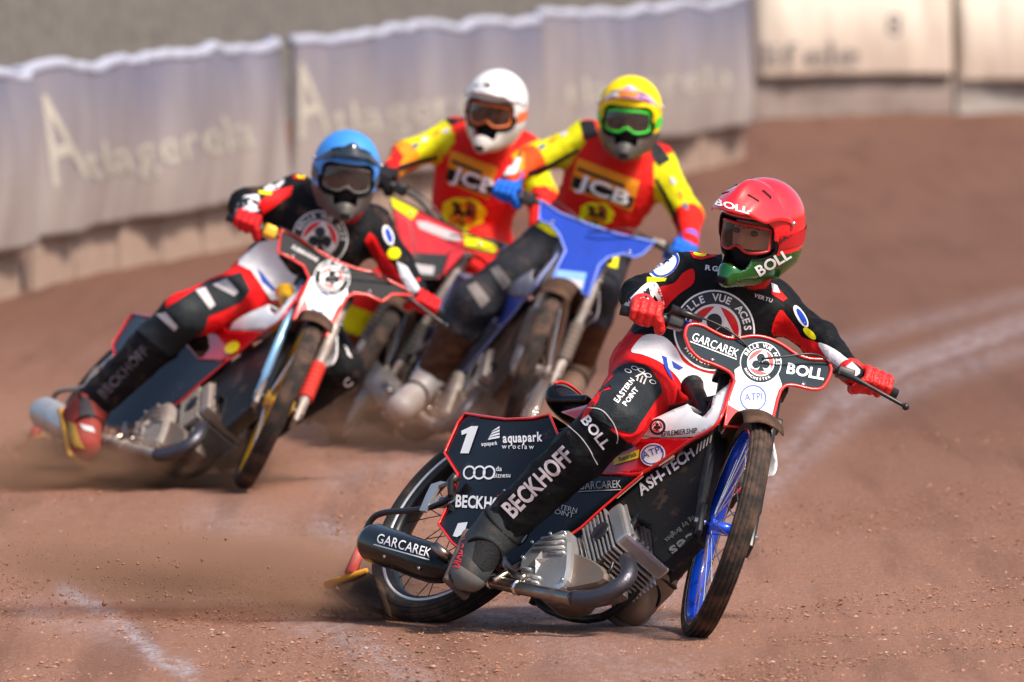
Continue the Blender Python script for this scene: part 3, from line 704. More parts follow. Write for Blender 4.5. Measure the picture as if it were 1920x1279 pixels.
    for k in range(8):
        a = k * math.pi / 4 + .3; r = .045 if k % 2 == 0 else .017; pts.append(sp + [r * math.cos(a), 0, r * math.sin(a)])
    mk('star_boss', pts + [sp + [0, -.016, 0]], [(k, (k + 1) % 8, 8) for k in range(8)], alu, parent=en, root=bk, smooth=False)
    for (px, py) in ((982, 1046), (1000, 1018), (1034, 1002), (1060, 1000), (1056, 1088), (1016, 1106), (984, 1092)):
        p_ = LL(px, py, -.134); V, F = tube([p_, p_ + [0, -.008, 0]], .0055, 6); mk('bolt', V, F, G_CHR if det else alu, parent=en, root=bk)
    for hz in ([(1068, 996), (1078, 975), (1100, 960), (1135, 950)], [(1150, 1052), (1142, 1072), (1120, 1084), (1090, 1080)], [(985, 1062), (962, 1058), (948, 1070), (960, 1086)]):
        V, F = tube(smooth_path([LL(x, y, -.10) for x, y in hz], 5), .0055, 8); mk('hose', V, F, G_SBLK, parent=en, root=bk)
    base = LL(1041, 1070, -.1) * [1, 0, 1]; dh = .24
    V, F = boxm(base + e1 * (dh * .62), (.115, .07, .05), E, .01); mk('cylinder', V, F, mat('dark_casting', (.10, .10, .10), .5, metal=.5, dirt=.4), parent=en, root=bk)
    for k in range(11):
        s = .07 + k * .0145; big = k > 3
        V, F = boxm(base + e1 * s + e3 * (.01 if big else .004), (.0030, .105 if big else .09, .098 if big else .080), E, .002)
        mk('cooling_fin', V, F, alu, parent=en, root=bk, smooth=False)
    hc = base + e1 * (.07 + 11 * .0145 + .020) + e3 * .004
    V, F = boxm(hc, (.026, .104, .082), E, .012); mk('head_cover', V, F, alu, parent=en, root=bk, smooth=False)
    for k in range(8):
        V, F = boxm(hc + e1 * .028 + np.array([0, -.084 + k * .024, 0]), (.008, .0055, .074), E, .003); mk('cover_rib', V, F, alu, parent=en, root=bk, smooth=False)
    V, F = lathe([(-.108, .0), (-.108, .03), (-.104, .033), (-.10, .03), (-.10, 0)], (0, 0, 0), 20, False); mk('head_opening', V + base + e1 * (.07 + 8 * .0145) + e3 * .02, F, G_SBLK, parent=en, root=bk)
    V, F = tube(smooth_path([LL(1297, 722, -.03), LL(1304, 735, -.03), LL(1312, 755, -.03), LL(1322, 790, -.03), LL(1290, 860, .0)], 5), [.036] * 2 + [.030] * 3 + [.028] * 16, 16, cap=False)
    mk('intake_trumpet', V, F, M.get('trumpet', G_SBLK), root=bk)
    V, F = tube(np.array([LL(1297, 724, -.03) + [0, 0, 0] + .037 * (math.cos(a) * np.array([1, 0, 0]) + math.sin(a) * np.array([0, 1, 0])) for a in np.linspace(0, 2 * np.pi, 20, endpoint=False)]), .006, 7, closed=True)
    # exhaust
    pth = smooth_path([LL(1176, 1050, -.10), LL(1180, 1072, -.125), LL(1166, 1095, -.14), LL(1130, 1117, -.15), LL(1085, 1123, -.155), LL(1030, 1114, -.16), LL(960, 1099, -.165), LL(905, 1085, -.17), LL(852, 1069, -.18)], 6)
    k1 = 26
    V, F = tube(pth[k1 - 1:], .0205, 16); ex = mk('exhaust_pipe', V, F, G_STEEL if det else alu, root=bk)
    V, F = tube(pth[:k1], .0255, 16); mk('heat_sleeve', V, F, G_PIPE, parent=ex, root=bk)
    for k in (k1 - 1, k1 + 9, k1 + 14):
        V, F = tube([pth[k] - (pth[k + 1] - pth[k]) * .25, pth[k] + (pth[k + 1] - pth[k]) * .25], .0245, 16); mk('clamp', V, F, G_CHR if det else alu, parent=ex, root=bk)
    a, b = LL(848, 1070, -.19), LL(694, 1015, -.19); d = norm(b - a); Lm = np.linalg.norm(b - a)
    ss = [0, .01, .05, .10, .16, Lm - .03, Lm - .012, Lm - .003, Lm]; rs = [.024, .03, .05, .060, .062, .062, .056, .044, .02]
    V, F = tube([a + d * s for s in ss], rs, 28); mu = mk('muffler', V, F, M['muffler'], root=bk, reg=True)
    for px, py in ((708, 1047), (774, 1068)):
        p = LL(px, py, -.25); V, F = tube([a + d * ((p - a) @ d) + norm((p - a) - d * ((p - a) @ d)) * .058, a + d * ((p - a) @ d) + norm((p - a) - d * ((p - a) @ d)) * .065], .006, 8); mk('rivet', V, F, G_CHR, parent=mu, root=bk)
    V, F = tube([LL(842, 1046, -.23), LL(813, 1022, -.27)], [.013, .015], 12); mk('tail_stub', V, F, G_STEEL, parent=mu, root=bk)
    # footrest and bracket
    V, F = merge([tube([(.50, -.10, .16), LL(925, 1090, -.20)], .011, 8), tube(smooth_path([(.36, -.1, .2), LL(960, 1075, -.15), LL(985, 1085, -.14)], 4), .014, 8)]); mk('footrest', V, F, G_STEEL, root=bk)
    # dirt deflector behind the rear wheel
    fl = [(613, 1097), (650, 1082), (688, 1071), (702, 1080), (716, 1142), (670, 1128), (634, 1117)]
    P = np.array([LL(x, y, -.09) for x, y in fl]); n = len(P); Q = P + [.0, .05, .0]
    fo = mk('dirt_deflector', np.vstack([P, Q]), [tuple(range(n))[::-1], tuple(n + k for k in range(n))] + [(k, (k + 1) % n, n + (k + 1) % n, n + k) for k in range(n)], mat('flap_dark', (.03, .018, .012), .7, dirt=.35), root=bk, smooth=False)
    V, F = tube(np.array([LL(x, y, -.095) for x, y in [(612, 1098), (650, 1083), (688, 1070)]]), [.013, .011, .009], 10); mk('deflector_edge', V, F, G_FLAP, parent=fo, root=bk)
    V, F = tube([LL(684, 1010, -.10), LL(657, 1076, -.10)], [.0145, .020], 12); mk('strut', V, F, G_RSTR, parent=fo, root=bk)
    V, F = tube(smooth_path([LL(685, 1010, -.10), LL(688, 990, -.11), LL(702, 969, -.12), LL(724, 961, -.125), LL(760, 958, -.13), LL(790, 955, -.135), LL(822, 946, -.14), LL(850, 930, -.14)], 4), .010, 10); mk('guard_loop', V, F, G_SBLK if det else G_DALU, root=bk)
    pl = [(786, 957), (797, 958), (822, 910), (838, 904), (826, 902), (808, 908), (799, 926)]
    P = np.array([LL(x, y, -.15) for x, y in pl]); n = len(P); Q = P + [0, .012, 0]
    mk('bracket', np.vstack([P, Q]), [tuple(range(n))[::-1], tuple(n + k for k in range(n))] + [(k, (k + 1) % n, n + (k + 1) % n, n + k) for k in range(n)], alu, root=bk, smooth=False)
    V, F = tube([LL(846, 930, -.15), LL(845, 905, -.15), LL(857, 893, -.15)], [.010, .014, .016], 10); mk('bracket_peg', V, F, G_SBLK, root=bk)
    # fork
    ax0 = np.array([WB, 0, RF])
    for sg in (-1, 1):
        lo = ax0 + [-.02, sg * .085, .0]; hi = SO + AX * .50 + np.array([0, sg * .085, 0])
        if M['fork_style'] == 0 or (M['fork_style'] == 1 and sg < 0):
            V, F = tube(bk.S(np.array([lo - AX * .02, lo + (hi - lo) * .2, lo + (hi - lo) * .21, hi, hi + AX * .1])), [.012, .013, .0165, .0165, .0165], 14); fk = mk('fork_leg', V, F, M['fork'], root=bk)
        else:
            V, F = tube(bk.S(np.array([lo - AX * .02, lo + (hi - lo) * .15, lo + (hi - lo) * .6, lo + (hi - lo) * .61, hi, hi + AX * .1])), [.02, .02, .02, .024, .024, .024], 14); fk = mk('fork_leg', V, F, alu, root=bk)
            gp = [lo + (hi - lo) * t for t in np.linspace(.16, .5, 29)]; gr = [.024 + .008 * (k % 4 < 2) for k in range(29)]
            V, F = tube(bk.S(np.array(gp)), gr, 14); mk('gaiter', V, F, M['gaiter'], parent=fk, root=bk)
        V, F = boxm((0, 0, 0), (.032, .010, .055), None, .006); V = V @ np.stack([NF, [0, 1, 0], AX], 1).T + lo + [0, -sg * .004, 0]; mk('axle_bracket', bk.S(V), F, G_SBLK if det else alu, parent=fk, root=bk)
        V, F = tube(bk.S(np.array([ax0 + [0, sg * .05, 0], ax0 + [0, sg * .10, 0]])), .009, 8); mk('axle_nut', V, F, G_CHR if det else alu, parent=fk, root=bk)
    V, F = merge([boxm(SO + AX * h + NF * -.01, (.03, .115, .012), np.stack([NF, [0, 1, 0], AX], 1), .005) for h in (.47, .60)]); mk('triple_clamp', bk.S(V), F, G_SBLK, root=bk)
    an = np.radians(np.linspace(48, 128, 15)); rr = RF + .022; VV = []
    for t in an:
        for y in np.linspace(-1, 1, 9): VV.append((WB + (rr - .022 * y * y) * math.cos(t), y * .062, RF + (rr - .022 * y * y) * math.sin(t)))
    mk('front_mudguard', bk.S(np.array(VV)), [(a * 9 + b, (a + 1) * 9 + b, (a + 1) * 9 + b + 1, a * 9 + b + 1) for a in range(14) for b in range(8)], G_MUD, root=bk, sol=.004)
    # handlebar
    gx, gz = WB - .24, 1.0
    V, F = tube(bk.S(smooth_path([(gx - .02, -.44, gz - .005), (gx, -.32, gz), (gx - .01, -.2, gz + .005), (gx + .0, -.08, gz - .03), (gx, .08, gz - .03), (gx - .01, .2, gz + .005), (gx, .32, gz), (gx - .02, .44, gz - .005)], 4)), .0112, 12); hb = mk('handlebar', V, F, M.get('bar', G_SBLK), root=bk)
    for sg in (-1, 1):
        V, F = tube(bk.S(np.array([(gx, sg * .30, gz), (gx, sg * .315, gz), (gx - .02, sg * .445, gz - .005)])), [.024, .0165, .0165], 14); mk('grip', V, F, G_SBLK, parent=hb, root=bk)
    V, F = boxm((gx + .005, -.275, gz + .004), (.024, .026, .024), None, .007); mk('throttle_housing', bk.S(V), F, M.get('housing', G_SBLK), parent=hb, root=bk)
    if det:
        V, F = tube(bk.S(np.array([(gx, -.248, gz), (gx, -.225, gz)])), .017, 12); mk('bar_collar', V, F, mat('collar_blue', lin('2A3FB0'), .4), parent=hb, root=bk)
        V, F = tube(bk.S(np.array([(gx + .03, -.30, gz + .03), (gx + .04, -.2, gz + .022)])), [.014, .009], 10); mk('cable_boot', V, F, G_SBLK, parent=hb, root=bk)
    V, F = tube(bk.S(smooth_path([(gx + .03, -.26, gz + .03), (gx + .045, -.15, gz + .02), (gx + .05, -.05, gz - .02), (gx + .02, .03, gz - .10)], 6)), .0034, 7); mk('throttle_cable', V, F, G_SBLK, parent=hb, root=bk)
    V, F = boxm((gx + .01, .27, gz), (.02, .028, .016), None, .006); lp = mk('lever_perch', bk.S(V), F, G_SBLK if det else alu, parent=hb, root=bk)
    V, F = tube(bk.S(smooth_path([(gx + .02, .25, gz - .005), (gx + .045, .31, gz - .02), (gx + .06, .40, gz - .045), (gx + .062, .465, gz - .06)], 4)), [.009] * 5 + [.0065] * 8, 10); mk('clutch_lever', V, F, G_SBLK, parent=hb, root=bk)
    bm = bmesh.new(); bmesh.ops.create_uvsphere(bm, u_segments=12, v_segments=8, radius=.0115); V = np.array([v.co[:] for v in bm.verts]); bm.verts.index_update(); F = [tuple(v.index for v in f.verts) for f in bm.faces]; bm.free()
    mk('lever_ball', bk.S(V + [gx + .062, .468, gz - .061]), F, G_SBLK, parent=hb, root=bk)
    V, F = tube(bk.S(smooth_path([(gx + .02, .245, gz), (gx + .07, .16, gz + .012), (gx + .085, .06, gz - .03), (gx + .08, .0, gz - .055)], 6)), .0036, 7); mk('clutch_cable', V, F, G_SBLK, parent=hb, root=bk)
    # shield
    sh = np.asarray(M['shield'], float); V2, F = fill2d(sh, 8.0)
    V = np.array([bk.SH(x, y) for x, y in V2]); so = mk('handlebar_shield', bk.S(V), F, M['sh_top'], root=bk, reg=True, sol=.005)
    V, F = tube(bk.S(np.array([bk.SH(x, y, .002) for x, y in sh])), M.get('trim_r', .0055), 7, closed=True); mk('edge_trim', V, F, M['sh_trim'], parent=so, root=bk)
    for px, py in M['bolts']:
        p = bk.SH(px, py); V, F = tube(bk.S(np.array([p, p + NF * .006])), .0075, 12); mk('bolt', V, F, G_CHR, parent=so, root=bk)
    bk.parts = dict(rear=rc, red=tr, white=tw, belly=be, muffler=mu, shield=so, engine=en)
    return bk

SH1 = spl([(1284, 630), (1287, 614), (1298, 608), (1318, 611), (1340, 623), (1363, 633), (1385, 634), (1413, 630), (1442, 635), (1467, 647), (1492, 664), (1518, 673), (1546, 675), (1556, 684), (1557, 701), (1543, 726), (1523, 730), (1492, 723), (1473, 723), (1463, 733)], 3, False)
SH1 = np.vstack([SH1, [(1458, 748), (1444, 806)], [(1358, 798)], [(1367, 742)], spl([(1377, 714), (1368, 698), (1340, 684), (1312, 673), (1292, 653)], 3, False)])
SH2 = np.array([(527, 431), (558, 445), (580, 460), (608, 478), (640, 494), (665, 503), (696, 511), (727, 525), (757, 540), (772, 553), (735, 552), (716, 566), (690, 553), (665, 550), (650, 557), (640, 575), (612, 632), (575, 600), (549, 600), (570, 546), (580, 522), (569, 499), (541, 482), (521, 473)], float)
SH3 = np.array([(1013, 375), (1048, 399), (1103, 421), (1158, 439), (1228, 454), (1206, 476), (1191, 483), (1169, 476), (1140, 483), (1123, 497), (1103, 558), (1085, 545), (1040, 532), (1028, 543), (1045, 500), (1060, 470), (1048, 439), (1033, 421), (1011, 413)], float)
SH4 = np.array([(731, 366), (768, 384), (790, 395), (827, 413), (864, 432), (923, 454), (940, 466), (930, 478), (878, 466), (842, 474), (826, 524), (762, 520), (778, 470), (768, 416), (735, 390)], float)

bike1 = make_bike(0, dict(label='sharp black, white and red speedway bike with blue front rim, ridden by the red helmet', rim_r=G_SBLK, rim_f=G_BLUE, hub=G_BLUE, rear=G_BLK, tank_low=G_PRED, tank_top=G_WHT, belly=G_FABB, trim=G_RED,
    muffler=G_BLK, fork=G_SBLK, fork_style=0, shield=SH1, sh_top=G_SLATE, sh_trim=G_RED, bolts=[(1335, 675), (1505, 721)]))
bike2 = make_bike(1, dict(label='dusty speedway bike with gold front rim and pale blue fork leg', rim_r=G_GOLD, rim_f=G_GOLD, hub=G_GOLD, rear=G_BLK, tank_low=G_PRED, tank_top=G_WHT, belly=G_SBLK, trim=G_PRED,
    muffler=mat('muffler_silver', (.55, .53, .52), .35, metal=.6, dirt=.35), fork=G_LBL, fork_style=1, gaiter=mat('gaiter_red', lin('C83A32'), .6, dirt=.3), shield=SH2, sh_top=mat('shield_black', (.018, .018, .02), .6, dirt=.12), sh_trim=G_RED, bolts=[(549, 481), (692, 547)], trumpet=G_GOLD, housing=G_GOLD))
bike3 = make_bike(2, dict(label='mud-caked speedway bike with solid blue handlebar shield', rim_r=G_DGRY, rim_f=G_DGRY, hub=G_DALU, rear=mat('cover_muddy_blue', lin('4A5470'), .5, dirt=.6), tank_low=mat('tank_blue', lin('3550A8'), .4, dirt=.4), tank_top=mat('tank_grey', lin('8E8C96'), .4, dirt=.5), belly=G_MUD, trim=mat('trim_greyblue', lin('7C86B8'), .5, dirt=.2),
    muffler=G_DALU, fork=G_DALU, fork_style=2, gaiter=mat('gaiter_grey', lin('6E6660'), .7, dirt=.5), shield=SH3, sh_top=mat('shield_blue', lin('163CA4'), .6, dirt=.05), sh_trim=mat('shield_trim_blue', lin('6F86D8'), .5), bolts=[(1036, 416), (1180, 472)], trim_r=.006))
bike4 = make_bike(3, dict(label='mud-caked speedway bike with pinkish red and yellow handlebar shield', rim_r=G_DGRY, rim_f=G_DGRY, hub=G_DALU, rear=mat('cover_muddy', lin('5A4A44'), .6, dirt=.6), tank_low=G_PRED, tank_top=G_PRED, belly=G_MUD, trim=G_MUD,
    muffler=G_DALU, fork=G_DALU, fork_style=2, gaiter=mat('gaiter_dark', lin('3A3A38'), .7, dirt=.4), shield=SH4, sh_top=mat('shield_pink', lin('C8303C'), .6, dirt=.15), sh_trim=G_SBLK, bolts=[(770, 400), (900, 458)], trim_r=.004))

# ------------------------------------------------------------------ riders
def helmet_frame(yaw, pitch, roll):
    return rotm((0, 1, 0), R_(roll)) @ rotm((0, 0, 1), R_(-yaw)) @ rotm((1, 0, 0), R_(pitch)) @ np.array([[0, 1, 0], [-1, 0, 0], [0, 0, 1.0]])
HEL = [(('e', (-.015, 0, .032), (.150, .126, .136)), '+'), (('e', (-.030, 0, -.055), (.122, .116, .080)), '+', .05),
    (('c', (.020, 0, -.088), (.142, 0, -.108), .098, .040), '+', .03), (('c', (.10, 0, -.108), (.168, 0, -.128), .045, .022), '+', .02),
    (('e', (.004, 0, -.005), (.118, .097, .118)), '-', .006), (('c', (.03, 0, -.078), (.118, 0, -.082), .076, .042), '-', .008), (('b', (.145, 0, .001), (.115, .094, .056), None, .030), '-', .010), (('b', (0, 0, -.26), (.25, .2, .10), None, .01), '-', .014), (('c', (-.01, 0, -.08), (-.03, 0, -.3), .085, .10), '-', .012)]
HV, HF = sdf_mesh(HEL, .03, .0042)
HNrm = vnormals(HV, HF); _fc = HV[HF].mean(1); _inside = sdf_prim(('e', (.0, 0, -.005), (.121, .100, .121)), _fc.astype(np.float32)) < 0
_port = sdf_prim(('b', (.145, 0, .001), (.115, .094, .056), None, .030), _fc.astype(np.float32)) < np.where(_fc[:, 2] < 0, .013, .006)
_low = _fc[:, 2] < (-.040 - .12 * np.clip(_fc[:, 0], -.2, .06))
HIDX = np.where(_inside | _port | ((sdf_prim(('c', (.03, 0, -.078), (.118, 0, -.082), .078, .044), _fc.astype(np.float32)) < .003)), 2, np.where(_low, 1, 0)); HBVH = BVHTree.FromPolygons(HV.tolist(), HF.tolist())
C_HEM = mat('hem_black', (.010, .010, .011), .7, dirt=.1)
SKIN = mat('skin', (.64, .38, .28), .5, var=.05); EYE = mat('eye_dark', (.05, .035, .03), .2)
FOAM = mat('helmet_trim', (.010, .010, .011), .7)
def lensmat(name, col, tr):
    m = bpy.data.materials.new(name); m.use_nodes = True; n = m.node_tree.nodes; l = m.node_tree.links; b = n['Principled BSDF']
    b.inputs['Base Color'].default_value = (*col, 1); b.inputs['Roughness'].default_value = .06; b.inputs['Coat Weight'].default_value = 1
    t = n.new('ShaderNodeBsdfTransparent'); t.inputs[0].default_value = (.85, .75, .68, 1); mx = n.new('ShaderNodeMixShader'); mx.inputs[0].default_value = tr
    l.new(b.outputs[0], mx.inputs[1]); l.new(t.outputs[0], mx.inputs[2]); l.new(mx.outputs[0], n['Material Output'].inputs[0]); return m
LENS_M = lensmat('goggle_lens', (.16, .11, .09), .72)

def make_helmet(rd, c, fr, top, chin, peak, frame, strap, lens=LENS_M, peak_k=1.0, low=0.0):
    T = lambda P: np.asarray(P) @ fr.T + c
    he = mk('helmet', T(HV), HF, None, root=rd, world=True, mats=[top, chin, FOAM], midx=HIDX, reg=True)
    # peak
    VV = []; nu, nv = 25, 11
    for j in range(nv):
        v = j / (nv - 1)
        for i in range(nu):
            u = -1 + 2 * i / (nu - 1)
            Rt = np.array([.03 + .072 * low - .02 * u * u - .05 * low * u * u, (.128 - .004 * low) * u, .168 - .045 * low - (.105 - .04 * low) * u * u - .012 * u ** 4]); Tp = np.array([.03 + (.215 - .03) * peak_k - .085 * u * u, .104 * u, .098 - .034 * u * u])
            p = Rt * (1 - v) + Tp * v; p = p + np.array([0, 0, .022 * math.sin(math.pi * v) * (1 - .5 * u * u)])
            p[2] += .013 * math.exp(-(u / .18) ** 4) * math.sin(math.pi * min(1, v * 1.1)) + .007 * math.exp(-((abs(u) - .62) / .10) ** 2) * v
            VV.append(p)
    FF = [(j * nu + i, j * nu + i + 1, (j + 1) * nu + i + 1, (j + 1) * nu + i) for j in range(nv - 1) for i in range(nu - 1)]
    pk = mk('peak', T(VV), FF, peak, root=rd, world=True, sol=.005, reg=True, parent=he)
    VV = np.array(VV).reshape(nv, nu, 3)
    for (u0, v0) in ((-.5, .38), (.5, .38), (-.42, .62), (.42, .62)):
        i = int((u0 + 1) / 2 * (nu - 1)); j = int(v0 * (nv - 1)); p = VV[j, i]; n = norm(np.cross(VV[j, i + 1] - p, VV[j + 1, i] - p)); n = n if n[2] > 0 else -n
        eu = norm(VV[j, i + 1] - VV[j, i - 1]); ev = np.cross(n, eu); hw_ = .019 if v0 < .5 else .021; hh = .005 if v0 < .5 else .0028
        q = [p + n * .0015 + eu * a + ev * b for a, b in ((-hw_, -hh), (hw_, -hh), (hw_ * .8, hh), (-hw_ * .9, hh))]; qq = [x - n * .003 for x in q]
        mk('vent', T(q + qq), [(0, 1, 2, 3), (7, 6, 5, 4), (0, 4, 5, 1), (1, 5, 6, 2), (2, 6, 7, 3), (3, 7, 4, 0)], FOAM, parent=he, root=rd, world=True, smooth=False)
    for sg in (-1, 1):
        V, F = tube([(.015, sg * .120, .055), (.016, sg * .134, .055)], .007, 10); mk('peak_screw', T(V), F, G_CHR, parent=he, root=rd, world=True)
    V, F = boxm((.158, 0, -.124), (.008, .018, .011), None, .005); mk('mouth_vent', T(V + [.026, 0, 0]), F, FOAM, parent=he, root=rd, world=True)
    # goggles
    def gp(ph, z, o=0): return np.array([.03 + (.092 + o) * math.cos(ph), (.094 + o) * math.sin(ph), z])
    an = np.linspace(-1.12, 1.12, 29); top_z = lambda p: .044 - .012 * (abs(p) / 1.12) ** 3; bot_z = lambda p: -.044 + .020 * math.exp(-(p / .22) ** 2) + .012 * (abs(p) / 1.12) ** 3
    out = [gp(p, top_z(p)) for p in an] + [gp(p, bot_z(p)) for p in an[::-1]]
    V, F = tube(np.array(out), .0052, 8, closed=True); go = mk('goggles', T(V), F, frame, root=rd, world=True, parent=he)
    Lv = [];
    for p in an:
        for t in np.linspace(0, 1, 7): Lv.append(gp(p, bot_z(p) + (top_z(p) - bot_z(p)) * t, .001 + .004 * math.sin(math.pi * t)))
    mk('goggle_lens', T(Lv), [(a * 7 + b, (a + 1) * 7 + b, (a + 1) * 7 + b + 1, a * 7 + b + 1) for a in range(28) for b in range(6)], lens, parent=he, root=rd, world=True)
    Sv = []; ns = 60
    for k in range(ns):
        a = 1.0 + (2 * math.pi - 2.0) * k / (ns - 1); zc = -.004 + .012 * math.sin((a - 1) / (2 * math.pi - 2) * math.pi)
        for z in np.linspace(-.021, .021, 4):
            d = np.array([math.cos(a), math.sin(a), 0]); o = d * .4 + [-.015, 0, zc + z]; h = HBVH.ray_cast(Vector(o), Vector(-d)); r = np.array(h[0]) + d * .003 if h[0] is not None else d * .13 + [-.015, 0, zc + z]
            Sv.append(r)
    stp = mk('goggle_strap', T(Sv), [(a * 4 + b, (a + 1) * 4 + b, (a + 1) * 4 + b + 1, a * 4 + b + 1) for a in range(ns - 1) for b in range(3) if np.linalg.norm(Sv[a * 4] - Sv[a * 4 + 4]) < .05], strap, parent=he, root=rd, world=True, reg=True)
    # head inside
    V, F = sdf_mesh([(('e', (.005, 0, -.01), (.088, .072, .108)), '+'), (('c', (.092, 0, .015), (.106, 0, -.024), .009, .012), '+', .02), (('e', (.06, 0, -.075), (.04, .045, .04)), '+', .03), (('e', (.094, .032, .012), (.016, .02, .013)), '-', .015), (('e', (.094, -.032, .012), (.016, .02, .013)), '-', .015)], .02, .0045)
    hd = mk('head', T(V), F, None, root=rd, world=True, mats=[SKIN, FOAM], midx=(V[F].mean(1)[:, 2] < -.038).astype(int))
    for sg in (-1, 1):
        V, F = sdf_mesh([(('e', (.078, sg * .031, .012), (.012, .013, .009)), '+')], .01, .003); mk('eye', T(V), F, EYE, parent=hd, root=rd, world=True)
        V, F = tube(smooth_path([(.088, sg * .014, .03), (.09, sg * .032, .036), (.08, sg * .05, .03)], 3), .005, 6); mk('eyebrow', T(V), F, EYE, parent=hd, root=rd, world=True)
    return he, pk, stp

def make_rider(idx, bk, J, C, hel, label, vox=.008, seed=1, armr=1.0):
    P = {k: PX(*v) for k, v in J.items()}
    base = P['pelvis'].copy(); base[2] = 0
    rd = Root('person', base, label=label, cat='person', group='speedway riders')
    spine = norm(P['chest'] - P['pelvis']); fwd = norm(np.cross(P['shL'] - P['shR'], spine)) ; fwd = -fwd if fwd[1] > 0 else fwd
    side = norm(P['shL'] - P['shR']); up_ = np.cross(fwd, side); M = np.stack([side, np.cross(up_, side), up_], 1)
    mid = (P['pelvis'] + P['chest']) / 2; shc = (P['shL'] + P['shR']) / 2
    pr = []; cols = []
    def add(q, col, k=.05): pr.append((q, '+', k)); cols.append(col)
    add(('c', P['hipR'] * .75 + P['hipL'] * .25, P['hipL'] * .75 + P['hipR'] * .25, .112, .112), C['hips'])
    add(('e', P['pelvis'], (.150, .125, .13), M), C['hips'], .06)
    add(('e', mid, (.168, .125, .20), M), C['torso'], .08)
    add(('e', P['chest'], (.185 * (.35 + .65 * armr), .125, .17), M), C['torso'], .08)
    add(('c', P['shR'] * .85 + shc * .15, P['shL'] * .85 + shc * .15, .088 * armr, .088 * armr), C['torso'], .07)
    add(('c', shc, P['neck'] + (P['head'] - P['neck']) * .3, .085, .062), C.get('collar', C['torso']), .06)
    for s in 'RL':
        add(('c', P['sh' + s], P['el' + s], .076 * armr, .060 * armr), C['arm' + s], .05)
        add(('c', P['el' + s], P['wr' + s], .060 * armr, .040 * armr), C['fore' + s], .035)
        add(('c', P['hip' + s], P['kn' + s], .125, .088), C.get('thigh' + s, C['thigh']), .06)
        k2 = P['kn' + s] + (P['an' + s] - P['kn' + s]) * .3
        add(('c', P['kn' + s], k2, .088, .086), C['knee'], .03)
        add(('c', k2, P['an' + s], .086, .070), C['shin' + s] if 'shin' + s in C else C['shin'], .02)
    V, F = sdf_mesh(pr, .05, vox); ids = part_ids(pr, V); N = vnormals(V, F)
    V = V + N * folds(V, .0085, seed, .8)[:, None]
    vc = np.array([lin(c) for c in cols])[ids]
    body = mk('body', V, F, C['mat'], root=rd, world=True, vcol=vc, reg=True); body['label'] = C['blabel']
    # boots
    for s in 'RL':
        an, toe = P['an' + s], P['toe' + s]; kn = P['kn' + s]; ud = norm(kn - an); fd = norm(toe - an); heel = an + norm(-ud - fd * .35) * .075
        bp = [(('c', an + ud * .05, an, .058, .058), '+', .03), (('c', an, heel, .058, .050), '+', .03), (('c', heel + fd * .02, toe, .052, .047), '+', .03), (('c', an, toe, .056, .044), '+', .05)]
        V, F = sdf_mesh(bp, .03, max(.006, vox * .7)); boot = mk('boot', V, F, C['boot' + s], root=rd, world=True, reg=True)
        dn = norm(toe - heel); sd_ = norm(np.cross(dn, ud)); un = np.cross(sd_, dn); un = un if un @ ud > 0 else -un
        V, F = boxm((heel + toe) / 2 - un * .048, (np.linalg.norm(toe - heel) / 2 + .044, .050, .012), np.stack([dn, sd_, un], 1), .009); mk('sole', V, F, C['sole' + s] if 'sole' + s in C else C['sole'], parent=boot, root=rd, world=True)
        hq = an + ud * .012; h1 = norm(np.cross(ud, [0, 0, 1.0])); h2 = np.cross(ud, h1); V, F = tube(np.array([hq + (h1 * math.cos(t) + h2 * math.sin(t)) * .070 for t in np.linspace(0, 2 * np.pi, 28, endpoint=False)]), .008, 7, closed=True); mk('trouser_hem', V, F, C.get('hem', C_HEM), parent=body, root=rd, world=True)
        for kk, tt in enumerate((.25, .55)):
            cp = an + (toe - an) * tt + un * .004; V, F = tube(np.array([cp + (sd_ * math.cos(t) * .058 + un * math.sin(t) * .052) for t in np.linspace(-.2, np.pi + .2, 16)]), .006, 6); mk('strap', V, F, C_HEM, parent=boot, root=rd, world=True)
        if s == 'R': rd.bootR = boot
    # gloves
    gx, gz = WB - .24, 1.0
    for s, sg in (('R', -1), ('L', 1)):
        g0 = bk.wor(bk.S(np.array([[gx - .006, sg * .37, gz - .001], [gx - .012, sg * .42, gz - .003]]))); c = g0[0]; A = norm(g0[1] - g0[0])
        f = bk.wor(bk.S(np.array([SO + NF])))[0] - bk.wor(bk.S(np.array([SO])))[0]; f = norm(f - A * (f @ A)); U = np.cross(A, f); U = U if U[2] > 0 else -U
        w_ = P['wr' + s]; hp = []
        dirw = norm(w_ - c); a0 = math.degrees(math.atan2(dirw @ U, dirw @ f)); a0 = max(95, min(175, a0 if a0 > 0 else a0 + 360)) if (a0 > 60 or a0 < -120) else 110
        pt = lambda t, a, r: c + A * t + (f * math.cos(R_(a)) + U * math.sin(R_(a))) * r
        for k, (t, en, rr_) in enumerate(((-.037, -80, .0125), (-.0125, -95, .0128), (.012, -90, .0125), (.036, -70, .011))):
            angs = [112, 62, 15, -30, en]; rad = [.042, .038, .035, .033, .030]; q = [pt(t, a, r) for a, r in zip(angs, rad)]
            for a, b in zip(q[:-1], q[1:]): hp.append((('c', a, b, rr_ * 1.05, rr_ * .98), '+', .004))
            hp.append((('c', q[0], pt(t * .7, 140, .062), rr_ * 1.15, .022), '+', .012))
        wc = pt(0, 145, .085); wc = wc * .5 + w_ * .5
        hp.append((('e', pt(0, 135, .052), (.045, .03, .022), np.stack([A, f * math.cos(R_(45)) + U * math.sin(R_(45)), np.cross(A, f * math.cos(R_(45)) + U * math.sin(R_(45)))], 1)), '+', .02))
        hp.append((('c', pt(0, 140, .065), wc, .030, .033), '+', .02)); hp.append((('c', wc, w_ + (P['el' + s] - w_) * .15, .036, .041), '+', .02))
